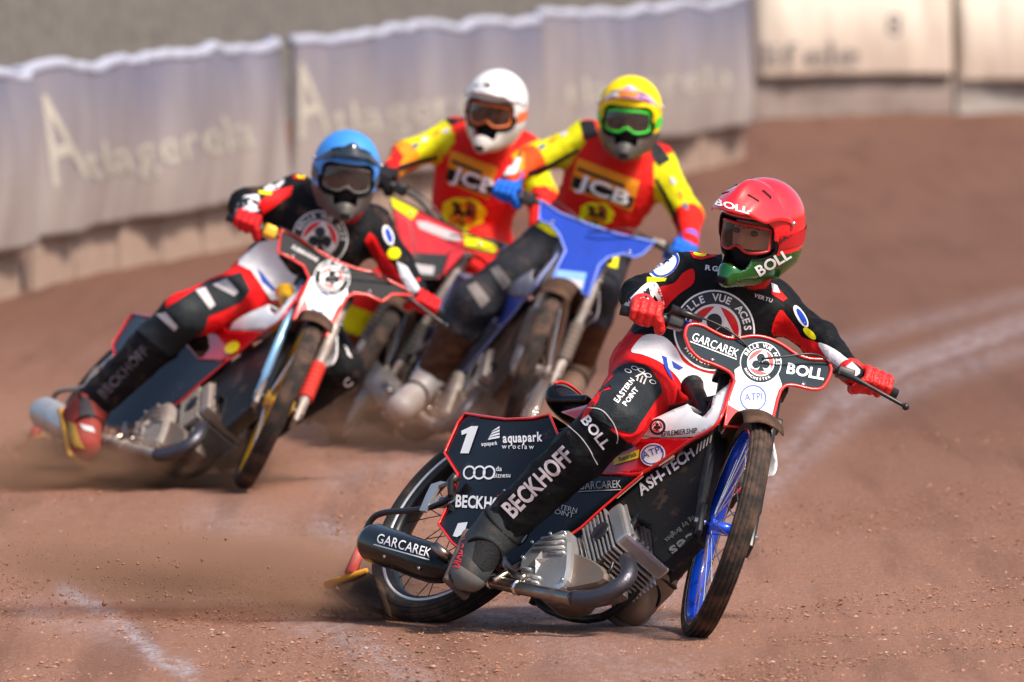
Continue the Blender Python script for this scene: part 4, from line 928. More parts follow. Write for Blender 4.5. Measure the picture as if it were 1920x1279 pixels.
        th = [pt(-.045, 150, .05), pt(-.055, 200, .042), pt(-.055, 255, .036), pt(-.048, 305, .034)]
        for a, b in zip(th[:-1], th[1:]): hp.append((('c', a, b, .0155, .0135), '+', .01))
        V, F = sdf_mesh(hp, .012, .0032 if idx == 0 else .0055); mk('glove', V, F, C['glove' + s], root=rd, world=True, reg=True)
    fr = helmet_frame(*hel['ang']); he = make_helmet(rd, P['head'], fr, hel['top'], hel['chin'], hel['peak'], hel['frame'], hel['strap'], hel.get('lens', LENS_M), hel.get('pk', 1.0), hel.get('low', 0.0))
    rd.body, rd.he, rd.pk, rd.strap = body, he[0], he[1], he[2]
    return rd

SUIT = mat('suit_cloth', rough=.62, attr='Col', bump=.55, bscale=38, var=.06, dirt=.03, sheen=.1)
SUITD = mat('suit_cloth_dusty', rough=.7, attr='Col', bump=.5, bscale=34, var=.08, dirt=.2)
GLV = mat('glove_red', lin('D81E1C'), .5, bump=.4, bscale=110, cell=True)
GLV2 = mat('glove_red_plain', lin('C01C22'), .6, bump=.3, bscale=90)
GLVB = mat('glove_blue', lin('1F62C8'), .6); GLVK = mat('glove_black', (.012, .012, .016), .6)
BOOT = mat('boot_leather', (.030, .034, .037), .55, dirt=.25, bump=.2, bscale=70); SOLE = mat('boot_sole', (.09, .075, .07), .7, dirt=.5)
BOOTM = mat('boot_muddy', (.12, .08, .06), .8, dirt=.6); BOOTG = mat('boot_red_gold', lin('8C2E2A'), .6, dirt=.55); BOOTS = mat('boot_silver', (.30, .28, .28), .5, dirt=.45)
H_RED = mat('helmet_red', lin('DC1A24'), .14, coat=1.0, var=.03); H_GRN = mat('helmet_green', lin('0A5A1E'), .12, metal=.3, coat=1.0, var=.1)
H_BLU = mat('cap_blue', lin('3A8AE0'), .45, coat=.2, var=.05); H_GRY = mat('helmet_dusty_grey', lin('4A4642'), .5, dirt=.35); H_PKB = mat('peak_black', (.02, .03, .04), .1, coat=1.0)
H_YEL = mat('cap_yellow', lin('F0D010'), .6, var=.05); H_WHT = mat('helmet_white', (.78, .77, .78), .35, coat=.4, var=.05); H_WCH = mat('helmet_chin_white', (.55, .52, .48), .5, dirt=.3)
GF_BLK = mat('goggle_black', (.012, .012, .013), .35); GF_RED = mat('goggle_red', lin('B01820'), .4); GF_GRN = mat('goggle_green', lin('38D83A'), .4); GF_GRY = mat('goggle_grey', lin('5A5856'), .5)
LENS_B = lensmat('goggle_lens_brown', (.06, .028, .02), .18)
LENS_K = lensmat('goggle_lens_smoke', (.035, .03, .03), .22)
BK, RD, YE = '0E0F12', 'D4161A', 'C8C40A'

r1 = make_rider(0, bike1, dict(pelvis=(1232, 700, 35.0), hipR=(1222, 712, 34.92), hipL=(1288, 738, 34.98), chest=(1352, 588, 34.98), neck=(1400, 530, 34.95), head=(1423, 436, 34.80), shR=(1282, 522, 35.0), shL=(1452, 572, 35.05),
    elR=(1198, 556, 34.88), wrR=(1206, 578, 34.68), elL=(1538, 640, 34.88), wrL=(1604, 706, 34.70), knR=(1152, 790, 34.52), anR=(938, 990, 34.62), toeR=(880, 1076, 34.53), knL=(1345, 895, 34.78), anL=(1225, 1085, 34.78), toeL=(1182, 1140, 34.66)),
    dict(hips=RD, torso=BK, collar='C01818', armR=BK, armL=BK, foreR=BK, foreL=BK, thigh=RD, knee=BK, shin=BK, mat=SUIT, blabel='black, white and red race suit with round club badge', bootR=BOOT, bootL=BOOTM, sole=SOLE, gloveR=GLV, gloveL=GLV),
    dict(ang=(32, 12, 13), top=H_RED, chin=H_GRN, peak=H_RED, frame=GF_RED, strap=GF_RED), 'rider in glossy red helmet with green chin and red gloves, leaning into the bend', vox=.0075, armr=.90)
r2 = make_rider(1, bike2, dict(pelvis=(503, 535, 43.15), hipR=(492, 545, 43.1), hipL=(548, 575, 43.12), chest=(602, 445, 43.05), neck=(640, 415, 43.0), head=(648, 328, 42.86), shR=(552, 372, 43.1), shL=(698, 428, 43.1),
    elR=(460, 385, 42.98), wrR=(466, 400, 42.8), elL=(742, 490, 42.93), wrL=(782, 545, 42.8), knR=(345, 592, 42.72), anR=(172, 760, 42.9), toeR=(160, 836, 42.8), knL=(638, 690, 42.8), anL=(470, 815, 42.95), toeL=(430, 850, 42.9)),
    dict(hips=RD, torso=BK, collar='8E1418', armR=BK, armL=BK, foreR=BK, foreL=BK, thigh=RD, thighL=BK, knee=BK, shin='17161A', mat=SUITD, blabel='black, white and red race suit, dusty legs', bootR=BOOTG, bootL=BOOTM, sole=mat('sole_gold', lin('B88A3A'), .6, dirt=.3), gloveR=GLV2, gloveL=GLV2),
    dict(ang=(-6, 8, 8), top=H_BLU, chin=H_GRY, peak=H_PKB, frame=GF_GRY, strap=GF_GRY, pk=.72, low=1.0, lens=LENS_K), 'rider in blue-topped dusty grey helmet, right leg stretched out straight', vox=.0105, seed=3)
r3 = make_rider(2, bike3, dict(pelvis=(1085, 450, 45.4), hipR=(1052, 452, 45.32), hipL=(1125, 475, 45.38), chest=(1150, 345, 45.25), neck=(1172, 300, 45.15), head=(1180, 222, 45.0), shR=(1098, 266, 45.3), shL=(1232, 312, 45.28),
    elR=(1000, 300, 45.2), wrR=(957, 335, 44.98), elL=(1290, 405, 45.1), wrL=(1292, 455, 44.9), knR=(890, 570, 45.0), anR=(805, 712, 45.12), toeR=(752, 765, 44.95), knL=(1122, 545, 44.98), anL=(1082, 690, 45.15), toeL=(1065, 740, 45.0)),
    dict(hips='2A2B33', torso='D01C18', collar='C8281C', armR=YE, armL=YE, foreR='D84A1C', foreL='D82018', thigh='26282F', knee='2C2D34', shin='4A2E20', mat=SUITD, blabel='red and yellow race suit with muddy dark trousers', bootR=BOOTS, bootL=BOOTM, sole=BOOTM, gloveR=GLVB, gloveL=GLVB),
    dict(ang=(4, 6, 6), top=H_YEL, chin=H_GRY, peak=mat('peak_patchwork', lin('E8A0C0'), .4), frame=GF_GRN, strap=GF_GRN, pk=.62, low=1.0, lens=LENS_K), 'rider in yellow-capped helmet with green goggles and blue gloves', vox=.0105, seed=5)
r4 = make_rider(3, bike4, dict(pelvis=(872, 455, 46.55), hipR=(838, 462, 46.5), hipL=(905, 478, 46.5), chest=(898, 340, 46.4), neck=(922, 285, 46.3), head=(928, 208, 46.15), shR=(850, 258, 46.45), shL=(985, 290, 46.4),
    elR=(762, 292, 46.3), wrR=(724, 330, 46.05), elL=(1018, 370, 46.2), wrL=(1008, 470, 45.95), knR=(690, 565, 46.15), anR=(650, 715, 46.3), toeR=(610, 765, 46.15), knL=(880, 505, 46.05), anL=(860, 680, 46.25), toeL=(850, 740, 46.1)),
    dict(hips='D01C18', torso='D01C18', collar='C8281C', armR=YE, armL=YE, foreR='E08A1C', foreL='D82018', thigh='D01C18', knee='CFC400', shin='6A3020', mat=SUITD, blabel='red and yellow race suit with red trousers', bootR=BOOTM, bootL=BOOTM, sole=BOOTM, gloveR=GLVK, gloveL=GLVK),
    dict(ang=(14, 10, 10), top=H_WHT, chin=H_WCH, peak=H_WHT, frame=mat('goggle_orange', lin('D86A28'), .5), strap=mat('strap_orange', lin('E0703A'), .5), pk=.78, low=1.0, lens=LENS_B), 'rider in white helmet with orange-rimmed goggles and black gloves', vox=.0105, seed=8)

# ------------------------------------------------------------------ marks on the front rider and bike (drawn where the photograph shows them)
def ring(c, r0, r1, rot=0, sq=1.0):
    o = ell(*c, r1, r1 * sq, rot, n=48); i = ell(*c, r0, r0 * sq, rot, n=48); V = np.vstack([o, i]); return V, [t for k in range(48) for t in ((k, (k + 1) % 48, 48 + (k + 1) % 48), (k, 48 + (k + 1) % 48, 48 + k))]
def segm(c, r, mid, half, rot=0):
    return ell(*c, r, r, rot, mid - half, mid + half, 14)
def club(c, r):
    parts = []
    for dx, dy in ((0, -.55), (-.55, .22), (.55, .22)): parts.append(ell(c[0] + dx * r, c[1] + dy * r, .46 * r, n=20))
    parts.append(np.array([(c[0] - .12 * r, c[1] - .1 * r), (c[0] + .12 * r, c[1] - .1 * r), (c[0] + .14 * r, c[1] + .5 * r), (c[0] + .42 * r, c[1] + .98 * r), (c[0] - .42 * r, c[1] + .98 * r), (c[0] - .14 * r, c[1] + .5 * r)]))
    return parts
def roundel(tgt, root, c, R, txt='BELLE VUE ACES', bot='MANCHESTER', rot=0, ml=7, o0=.002, dark=None):
    dark = dark or G_PB
    kw = dict(maxlen=ml)
    decal('badge', ell(*c, R, n=48), tgt, G_PW, root, off=o0, **kw); decal('badge', ell(*c, R * .955, n=48), tgt, dark, root, off=o0 + .0006, **kw)
    decal('badge', ell(*c, R * .66, n=40), tgt, G_PW, root, off=o0 + .0012, **kw)
    for mid in (145, 35, 270): decal('badge', segm(c, R * .60, mid - rot, 48), tgt, G_PR, root, off=o0 + .0018, **kw)
    for p in club(c, R * .42): decal('badge', p, tgt, dark, root, off=o0 + .0024, **kw)
    if txt: decal('lettering', arc_text(txt, c, R * .73, 90 - rot, 165, R * .17), tgt, G_PW, root, off=o0 + .0018, **kw)
    if bot: decal('lettering', arc_text(bot, c, R * .86, 270 - rot, 105, R * .12, inside=True), tgt, G_PW, root, off=o0 + .0018, **kw)
def T(tgt, root, s, a, b, cap, m=None, bold=True, shear=0, off=.003, ml=7, gap=.09):
    if len(s) == 2:                                   # two letters: one mark each
        a, b = np.array(a, float), np.array(b, float)
        for ch, t0 in zip(s, (0.0, .55)): decal('letter', text_px(ch, a + (b - a) * t0, a + (b - a) * (t0 + .45), cap, bold, shear), tgt, m or G_PW, root, off=off, maxlen=ml)
        return None
    return decal('lettering', text_px(s, a, b, cap, bold, shear, gap), tgt, m or G_PW, root, off=off, maxlen=ml)
def A(tgt, root, poly, m, off=.002, ml=7, name='panel_patch', sp=0): return decal(name, spl(poly, sp) if sp else np.array(poly, float), tgt, m, root, off=off, maxlen=ml)
C_RED = mat('cloth_red', lin('D8181A'), .6, bump=.5, bscale=38, var=.06); C_WHT = mat('cloth_white', (.70, .69, .73), .6, bump=.5, bscale=38, var=.05); C_BLK = mat('cloth_black', (.011, .013, .016), .6, bump=.5, bscale=38)
C_SLT = mat('cloth_slate', (.018, .022, .026), .55, bump=.3, bscale=120); C_YEL = mat('cloth_yellow', lin('E6DC14'), .6, var=.06); C_ORG = mat('cloth_orange', lin('E08A20'), .6, var=.06); C_PINK = mat('print_pink', (.50, .43, .46), .5)

b, rt = r1.body, r1
A(b, rt, [(1212, 628), (1245, 632), (1268, 655), (1282, 680), (1315, 697), (1350, 703), (1372, 702), (1374, 745), (1340, 757), (1300, 752), (1283, 732), (1268, 706), (1238, 680), (1205, 666), (1184, 661), (1192, 645)], C_WHT, sp=4)
A(b, rt, [(1233, 541), (1264, 531), (1280, 513), (1300, 505), (1301, 531), (1276, 550), (1258, 566), (1246, 580), (1240, 566)], C_RED, sp=3)
A(b, rt, [(1212, 531), (1229, 530), (1240, 550), (1246, 578), (1230, 584), (1200, 590), (1172, 592), (1168, 575), (1186, 556)], C_WHT, sp=3)
for q in ([(1206, 548), (1216, 540), (1219, 556), (1210, 562)], [(1188, 562), (1200, 560), (1206, 568), (1192, 572)], [(1212, 562), (1224, 556), (1222, 566)]): A(b, rt, q, C_BLK, .003)
A(b, rt, ell(1245, 496, 33, 22, -38), C_WHT); decal('badge', ring((1247, 497), 25, 30, -38, .66), b, G_PBL, rt, off=.003); T(b, rt, 'TPI', (1234, 503), (1256, 492), 11, G_PBL, False, off=.004)
A(b, rt, [(1213, 521), (1250, 522), (1247, 528), (1212, 531)], C_YEL, .0035)
A(b, rt, [(1290, 468), (1312, 468), (1342, 474), (1342, 482), (1314, 488), (1300, 485)], C_RED, .002); A(b, rt, ell(1311, 476, 14, 6, 12), C_YEL, .003)
T(b, rt, 'RG', (1322, 507), (1346, 510), 9, G_PW, off=.003)
A(b, rt, [(1462, 582), (1477, 594), (1495, 616), (1505, 632), (1536, 644), (1552, 668), (1575, 690), (1604, 712), (1590, 730), (1552, 702), (1502, 684), (1470, 646), (1446, 622)], C_RED, sp=3)
A(b, rt, [(1535, 643), (1558, 652), (1580, 667), (1612, 694), (1600, 706), (1575, 690), (1549, 668)], C_WHT, .003, sp=3)
A(b, rt, ell(1502, 594, 8, 24, -32), C_WHT); A(b, rt, ell(1504, 595, 4.5, 18, -32), G_PBL, .003); A(b, rt, ell(1519, 626, 6, 15, -48), C_YEL, .003)
A(b, rt, [(1445, 532), (1458, 540), (1476, 560), (1468, 566), (1446, 552)], C_RED, .002); A(b, rt, [(1444, 530), (1456, 536), (1462, 550), (1448, 548)], C_WHT, .003)
T(b, rt, 'VERTU', (1412, 556), (1446, 568), 7, G_PW2, off=.003)
roundel(b, rt, (1339, 620), 76, rot=8)
A(b, rt, [(1240, 668), (1249, 672), (1252, 690), (1262, 715), (1253, 705), (1245, 690)], G_PBL, .004); A(b, rt, [(1258, 678), (1280, 690), (1272, 694), (1262, 690)], G_PBL, .004); A(b, rt, [(1273, 727), (1300, 736), (1300, 740), (1280, 734)], G_PBL, .004)
A(b, rt, [(1165, 686), (1195, 682), (1219, 693), (1240, 731), (1229, 750), (1200, 792), (1180, 812), (1112, 780), (1112, 745), (1138, 711)], C_SLT, .003, sp=4)
T(b, rt, 'EASTERN', (1158, 757), (1189, 716), 9, off=.005); T(b, rt, 'POINT', (1173, 763), (1196, 733), 9, off=.005)
for cx, cy in ((1178, 698), (1190, 693), (1202, 697), (1214, 706), (1222, 718)): decal('badge', ring((cx, cy), 5.0, 6.6, 20, .55), b, G_PW, rt, off=.005)
for q in ([(1192, 716), (1196, 704), (1198, 704), (1195, 717)], [(1198, 719), (1203, 707), (1205, 708), (1201, 720)], [(1204, 722), (1209, 711), (1211, 712), (1207, 723)], [(1190, 708), (1206, 700), (1213, 710), (1210, 711), (1205, 704), (1192, 710)]): A(b, rt, q, G_PW2, .005)
T(b, rt, 'BOLL', (1090, 789), (1131, 843), 18, off=.003, gap=.05); T(b, rt, 'BECKHOFF', (962, 972), (1078, 858), 31, C_PINK, off=.003, gap=.05)
for ln in ([(1104, 765), (1128, 770), (1148, 790), (1158, 816), (1156, 830)], [(1064, 799), (1085, 815), (1104, 840), (1119, 870)]):
    P_ = spl(ln, 5, False); nrm_ = np.array([(-(P_[min(i + 1, len(P_) - 1)] - P_[max(i - 1, 0)])[1], (P_[min(i + 1, len(P_) - 1)] - P_[max(i - 1, 0)])[0]) for i in range(len(P_))]); nrm_ /= np.linalg.norm(nrm_, axis=1)[:, None]
    n_ = len(P_); decal('piping', (np.vstack([P_ - nrm_ * .9, P_ + nrm_ * .9]), [t for k in range(n_ - 1) for t in ((k, k + 1, n_ + k + 1), (k, n_ + k + 1, n_ + k))]), b, G_PW2, rt, off=.0055)
A(b, rt, [(1098, 768), (1118, 742), (1128, 735), (1122, 752), (1106, 776), (1090, 790)], C_RED, .003); A(b, rt, [(902, 945), (920, 922), (950, 905), (975, 880), (966, 904), (940, 926), (915, 955)], C_RED, .003)
for k in range(9):
    t = k / 8; cx, cy = 948 + 78 * t, 916 - 88 * t; A(b, rt, [(cx - 4, cy + 5), (cx + 1, cy - 6), (cx + 8, cy - 4), (cx + 2, cy + 6)], G_PW2 if k % 2 else mat('print_lilac', lin('8E86B8'), .5), .004)
A(rt.bootR, rt, [(842, 1056), (866, 1062), (896, 1082), (912, 1094), (893, 1110), (858, 1104), (838, 1080)], mat('boot_toe', (.13, .14, .14), .6, dirt=.35), .002); A(rt.bootR, rt, [(893, 1010), (925, 1018), (950, 1040), (930, 1068), (905, 1072), (886, 1050)], mat('boot_mesh', (.010, .010, .012), .7, bump=.6, bscale=120), .002)
T(rt.bootR, rt, 'DIADORA', (862, 1066), (876, 998), 15, mat('boot_print', lin('D02838'), .5), off=.003)
h, pk = r1.he, r1.pk
T(pk, rt, 'BOLL', (1341, 384), (1404, 402), 11, off=.002, shear=-.1, gap=.04, ml=5); T(h, rt, 'BOLL', (1424, 518), (1484, 482), 19, off=.002, gap=.04, ml=5); T(r1.strap, rt, 'OAKLEY', (1460, 458), (1506, 428), 11, G_PB, off=.0015, ml=5)
bk = bike1; p = bk.parts
s = p['shield']
A(s, bk, [(1377, 694), (1402, 676), (1426, 660), (1450, 676), (1466, 722), (1458, 747), (1443, 804), (1360, 797), (1368, 742), (1379, 714)], G_WHT, .001); A(s, bk, [(1366, 760), (1384, 770), (1396, 785), (1393, 800), (1360, 797)], G_PRED, .0016)
roundel(s, bk, (1426, 681), 39, rot=18, ml=6, dark=G_SLATE, o0=.0022)
T(s, bk, 'GARCAREK', (1296, 638), (1381, 671), 15, bold=False, off=.002); A(s, bk, [(1294, 640), (1381, 673.5), (1380.5, 675.2), (1293.5, 641.8)], G_PW, .002)
T(s, bk, 'BOLL', (1474, 700), (1544, 713), 19, off=.002, gap=.04); decal('badge', ring((1412, 747), 22, 25), s, G_PBL, bk, off=.002); T(s, bk, 'ATPI', (1396, 752), (1429, 750), 13, G_PBL, False, off=.003)
q = p['rear']
A(q, bk, [(864, 851), (880, 851), (898, 800), (885, 800), (866, 809), (867, 817), (877, 813)], G_PW, .003, name='lettering'); T(q, bk, 'aquapark', (944, 831), (1018, 828), 17); T(q, bk, 'wroclaw', (942, 842), (1002, 843), 9, bold=False, gap=.3); T(q, bk, 'aquapark', (904, 837), (934, 835), 7)
for k in range(4): A(q, bk, [(916 + 2 * k, 826 - 5 * k), (938, 822 - 6 * k), (938, 818 - 6 * k), (918 + 3 * k, 822 - 5 * k)], G_PW, .003)
for cx in (881, 900, 918): decal('badge', ring((cx, 887), 8.6, 11.6, 20, 1.15), q, G_PW, bk, off=.003)
T(q, bk, 'da', (931, 884), (942, 884), 9, bold=False); T(q, bk, 'biznesu', (926, 897), (958, 896), 9, bold=False); T(q, bk, 'BECKHOFF', (855, 951), (960, 958), 22, gap=.05); A(q, bk, [(850, 1006), (860, 982), (878, 980), (866, 994), (872, 1000), (858, 1008)], G_PW, .003)
T(q, bk, 'GARCAREK', (1087, 919), (1166, 915), 14, G_PW2, False); A(q, bk, [(1086, 922), (1166, 918), (1166, 919.6), (1086, 923.6)], G_PW2, .003); T(q, bk, 'EASTERN', (1027, 950), (1082, 963), 9, bold=False); T(q, bk, 'POINT', (1032, 962), (1076, 972), 9, bold=False)
decal('badge', ell(977, 1003, 12, 22, 30), q, G_PW2, bk, off=.003); decal('badge', ell(977, 1003, 9, 18, 30), q, G_PB, bk, off=.0036)
q = p['white']; roundel(q, bk, (1234, 801), 16, None, None, 10, ml=6); T(q, bk, 'EPREMIERSHIP', (1241, 819), (1308, 812), 9, G_PB, shear=.2)
q = p['red']; A(q, bk, ell(1225, 853, 24, 21, -20), G_PW, .003); decal('badge', ring((1225, 853), 19, 21.5, -20, .86), q, G_PBL, bk, off=.0036); T(q, bk, 'ATPI', (1208, 861), (1244, 848), 13, G_PBL, False, off=.0038); A(q, bk, [(1150, 860), (1200, 843), (1198, 859), (1152, 873)], G_PY, .003); T(q, bk, 'Rentruck', (1164, 866), (1196, 855), 8, G_PB, off=.0038)
q = p['belly']; T(q, bk, 'ASH-TECH', (1203, 931), (1304, 855), 20, G_PW2, shear=.2, off=.003, gap=.05)
for k in range(5): cx, cy = 1306 + 6.2 * k, 848 - 5 * k; A(q, bk, [(cx, cy + 5), (cx + 3, cy - 14 + k), (cx + 6, cy - 16 + k), (cx + 3, cy + 3)], G_PW2, .003)
T(q, bk, 'ng by Brights', (1300, 968), (1247, 1012), 9, mat('print_dim', (.16, .155, .15), .6), False); T(q, bk, 'ces', (1299, 998), (1254, 1030), 20, mat('print_dim', (.16, .155, .15), .6))
T(p['muffler'], bk, 'GARCAREK', (706, 1017), (806, 1046), 17, off=.002, bold=False); A(p['muffler'], bk, [(702, 1020), (806, 1049), (805, 1051), (701, 1022)], G_PW, .002)

# second rider and bike
b, rt = r2.body, r2; KW = dict(ml=9)
A(b, rt, [(484, 380), (513, 358), (549, 349), (546, 366), (521, 383), (493, 403)], C_RED, ml=9); A(b, rt, [(445, 386), (459, 368), (484, 365), (486, 380), (490, 396), (456, 398), (440, 404)], C_WHT, ml=9, off=.003); A(b, rt, [(448, 378), (460, 370), (466, 384), (452, 392)], C_BLK, .004, 9)
A(b, rt, ell(514, 341, 24, 14, -32), C_WHT, ml=9); A(b, rt, [(484, 358), (510, 360), (508, 366), (486, 364)], C_YEL, .003, 9); A(b, rt, [(544, 318), (574, 328), (570, 338), (548, 334)], C_RED, ml=9); A(b, rt, ell(562, 330, 10, 5, 20), C_YEL, .003, 9)
A(b, rt, [(693, 436), (704, 445), (718, 470), (738, 498), (752, 518), (776, 548), (763, 553), (738, 534), (718, 512), (698, 478), (684, 451)], C_RED, ml=9); A(b, rt, [(744, 490), (763, 501), (790, 546), (768, 552), (752, 520)], C_WHT, .003, 9)
A(b, rt, ell(728, 442, 9, 20, -20), C_WHT, ml=9); A(b, rt, ell(729, 442, 5, 15, -20), G_PBL, .003, 9); A(b, rt, ell(739, 476, 12, 11), C_YEL, .004, 9)
roundel(b, rt, (600, 447), 52, rot=14, ml=9)
A(b, rt, [(488, 455), (524, 446), (524, 482), (546, 512), (580, 527), (582, 543), (558, 565), (507, 562), (470, 508), (440, 494)], C_WHT, .004, 9); A(b, rt, [(482, 505), (490, 512), (498, 530), (520, 548), (508, 545), (490, 530)], G_PBL, .005, 9)
A(b, rt, [(392, 527), (452, 512), (468, 545), (452, 567), (390, 593), (383, 618), (357, 645), (318, 668), (252, 615), (296, 588)], C_SLT, .003, 9)
A(b, rt, [(366, 546), (384, 540), (402, 572), (392, 580)], G_PW2, .005, 9); A(b, rt, [(398, 536), (424, 524), (446, 548), (438, 556)], G_PW2, .005, 9); A(b, rt, [(294, 590), (312, 586), (334, 612), (328, 620)], G_PW2, .005, 9)
T(b, rt, 'BECKHOFF', (196, 748), (280, 660), 18, mat('print_faint', (.10, .09, .11), .7), ml=9); T(b, rt, 'C', (650, 728), (662, 718), 14, G_PW2, ml=9); A(b, rt, [(645, 648), (652, 654), (660, 672), (652, 668)], G_PW2, .004, 9)
A(rt.bootR, rt, [(150, 742), (168, 748), (178, 776), (172, 786), (150, 780)], mat('boot_dark', (.06, .055, .06), .6, dirt=.3), .003, 9); A(rt.bootR, rt, [(150, 795), (174, 802), (178, 812), (156, 806)], G_PW2, .003, 9); A(rt.bootR, rt, [(128, 790), (142, 796), (150, 825), (160, 842), (140, 838), (128, 815)], mat('boot_gold', lin('A8843A'), .6, dirt=.3), .003, 9)
s = bike2.parts['shield']
A(s, bike2, [(581, 524), (594, 512), (650, 538), (652, 556), (640, 575), (613, 630), (575, 599), (551, 598), (571, 546)], G_WHT, .001, 9); A(s, bike2, [(571, 560), (578, 575), (570, 598), (551, 598)], G_PRED, .002, 9); A(s, bike2, [(630, 590), (636, 582), (613, 630), (608, 622)], G_PRED, .002, 9)
roundel(s, bike2, (622, 522), 34, rot=20, ml=8, dark=MATS['shield_black'], o0=.0022); T(s, bike2, 'SUBMARINE', (546, 466), (594, 492), 7, G_PW2, ml=9); decal('badge', ring((600, 568), 16, 19), s, G_PBL, bike2, off=.003, maxlen=9)
A(bike2.parts['red'], bike2, ell(436, 652, 15, 10, -30), G_PY, .003, 9)
# third and fourth riders
for (r, J0, pan, blk, t0, t1, cap, lion) in ((r3, 0, [(1083, 296), (1199, 340), (1184, 396), (1069, 354)], [(1078, 330), (1190, 371), (1181, 390), (1072, 350)], (1080, 350), (1176, 385), 25, (1118, 402, 28)), (r4, 0, [(845, 282), (932, 314), (916, 374), (837, 340)], [(842, 315), (926, 346), (916, 368), (837, 337)], (845, 336), (922, 364), 25, (868, 400, 36))):
    A(r.body, r, pan, C_ORG, .003, 9); A(r.body, r, blk, C_BLK, .0045, 9); T(r.body, r, 'JCB', t0, t1, cap, G_PW, off=.006, ml=9)
    e0 = np.array(pan[0]) * .7 + np.array(pan[3]) * .3; e1_ = np.array(pan[1]) * .7 + np.array(pan[2]) * .3; A(r.body, r, [tuple(e0 + (6, 0)), tuple(e1_ - (22, 10)), tuple(e1_ - (24, 4)), tuple(e0 + (4, 6))], C_BLK, .0045, 9)
    cx, cy, R0 = lion; rs = np.random.default_rng(4)
    a_ = np.linspace(0, 2 * np.pi, 22, endpoint=False); A(r.body, r, np.stack([cx + R0 * (.85 + .3 * rs.random(22)) * np.cos(a_) * 1.1, cy + R0 * (.85 + .3 * rs.random(22)) * np.sin(a_) * .85], -1), C_YEL, .004, 9)
    for k in range(30): qx, qy = cx + rs.uniform(-.7, .7) * R0, cy + rs.uniform(-.6, .6) * R0; A(r.body, r, ell(qx, qy, R0 * rs.uniform(.10, .25), R0 * rs.uniform(.08, .18), rs.uniform(0, 180), n=10), [C_BLK, mat('cloth_brown', lin('8A4A2A'), .6), C_ORG][k % 3], .0055 + .0002 * k, 9)
for poly in ([(1086, 224), (1112, 222), (1122, 256), (1096, 262)], [(1222, 262), (1240, 276), (1256, 300), (1236, 312), (1220, 292)]): A(r3.body, r3, poly, C_BLK, .004, 9)
for poly in ([(988, 322), (1030, 306), (1085, 278), (1087, 284), (1032, 314), (990, 330)], [(1232, 334), (1250, 362), (1268, 402), (1278, 430), (1273, 430), (1260, 402), (1244, 366), (1228, 338)]): A(r3.body, r3, poly, C_BLK, .004, 9)
A(r3.body, r3, [(948, 290), (968, 282), (978, 300), (966, 326), (946, 330)], C_WHT, .004, 9); A(r3.body, r3, [(968, 282), (984, 286), (982, 318), (966, 326), (976, 302)], C_ORG, .004, 9)
for poly in ([(918, 505), (934, 498), (958, 530), (944, 545)], [(876, 538), (892, 530), (918, 562), (902, 578)]): A(r3.body, r3, poly, mat('band_grey', lin('7A7270'), .7), .004, 9)
A(r3.body, r3, [(1005, 424), (1020, 416), (1052, 432), (1056, 448), (1030, 440)], C_YEL, .004, 9); A(r3.body, r3, [(1128, 478), (1160, 474), (1156, 504), (1136, 500)], C_YEL, .004, 9)
for poly in ([(832, 222), (862, 206), (872, 226), (846, 236)], [(744, 312), (790, 296), (820, 292), (820, 298), (790, 304), (748, 322)]): A(r4.body, r4, poly, C_BLK, .004, 9)
A(r4.body, r4, [(722, 282), (742, 274), (756, 296), (744, 316), (722, 312)], C_RED, .003, 9)
for (r, pts) in ((r4, ((796, 262), (818, 250), (778, 274), (836, 246), (760, 286))), (r3, ((1058, 252), (1036, 264), (1016, 276), (1262, 340), (1276, 366), (1286, 388)))):
    for k, (x, y) in enumerate(pts): A(r.body, r, ell(x, y, 8, 4, -28 + 90 * (x > 1200), n=12), [G_PW2, C_ORG, mat('print_steel', lin('5A6A80'), .6)][k % 3], .004, 9)
A(r3.pk, r3, [(1136, 176), (1160, 168), (1160, 206), (1132, 200)], G_PW, .002, 9); A(r3.pk, r3, [(1160, 170), (1196, 172), (1194, 212), (1158, 206)], C_ORG, .002, 9); A(r3.pk, r3, [(1198, 176), (1220, 190), (1222, 212), (1200, 212)], G_PBL, .002, 9)
A(r4.pk, r4, [(892, 146), (912, 150), (924, 162), (912, 164)], G_PB, .002, 9); A(r4.pk, r4, [(924, 152), (948, 150), (940, 162), (930, 164)], G_PB, .002, 9)
s = bike4.parts['shield']
A(s, bike4, [(732, 368), (768, 386), (784, 396), (772, 412), (737, 388)], C_YEL, .002, 9); A(s, bike4, [(868, 436), (922, 456), (934, 466), (926, 474), (872, 462)], C_YEL, .002, 9); A(s, bike4, [(780, 414), (800, 416), (862, 440), (866, 452), (840, 450), (786, 428)], G_PW2, .002, 9); A(s, bike4, [(779, 474), (840, 478), (828, 522), (764, 518)], G_SBLK, .002, 9); A(s, bike4, [(772, 494), (815, 500), (812, 516), (768, 512)], G_PW2, .003, 9)
s = bike3.parts['shield']; A(s, bike3, [(1046, 506), (1100, 512), (1092, 545), (1040, 530)], mat('print_paleblue', lin('6FA0D8'), .5), .002, 9); A(s, bike3, [(1048, 520), (1094, 528), (1090, 542), (1044, 531)], G_PW2, .003, 9)

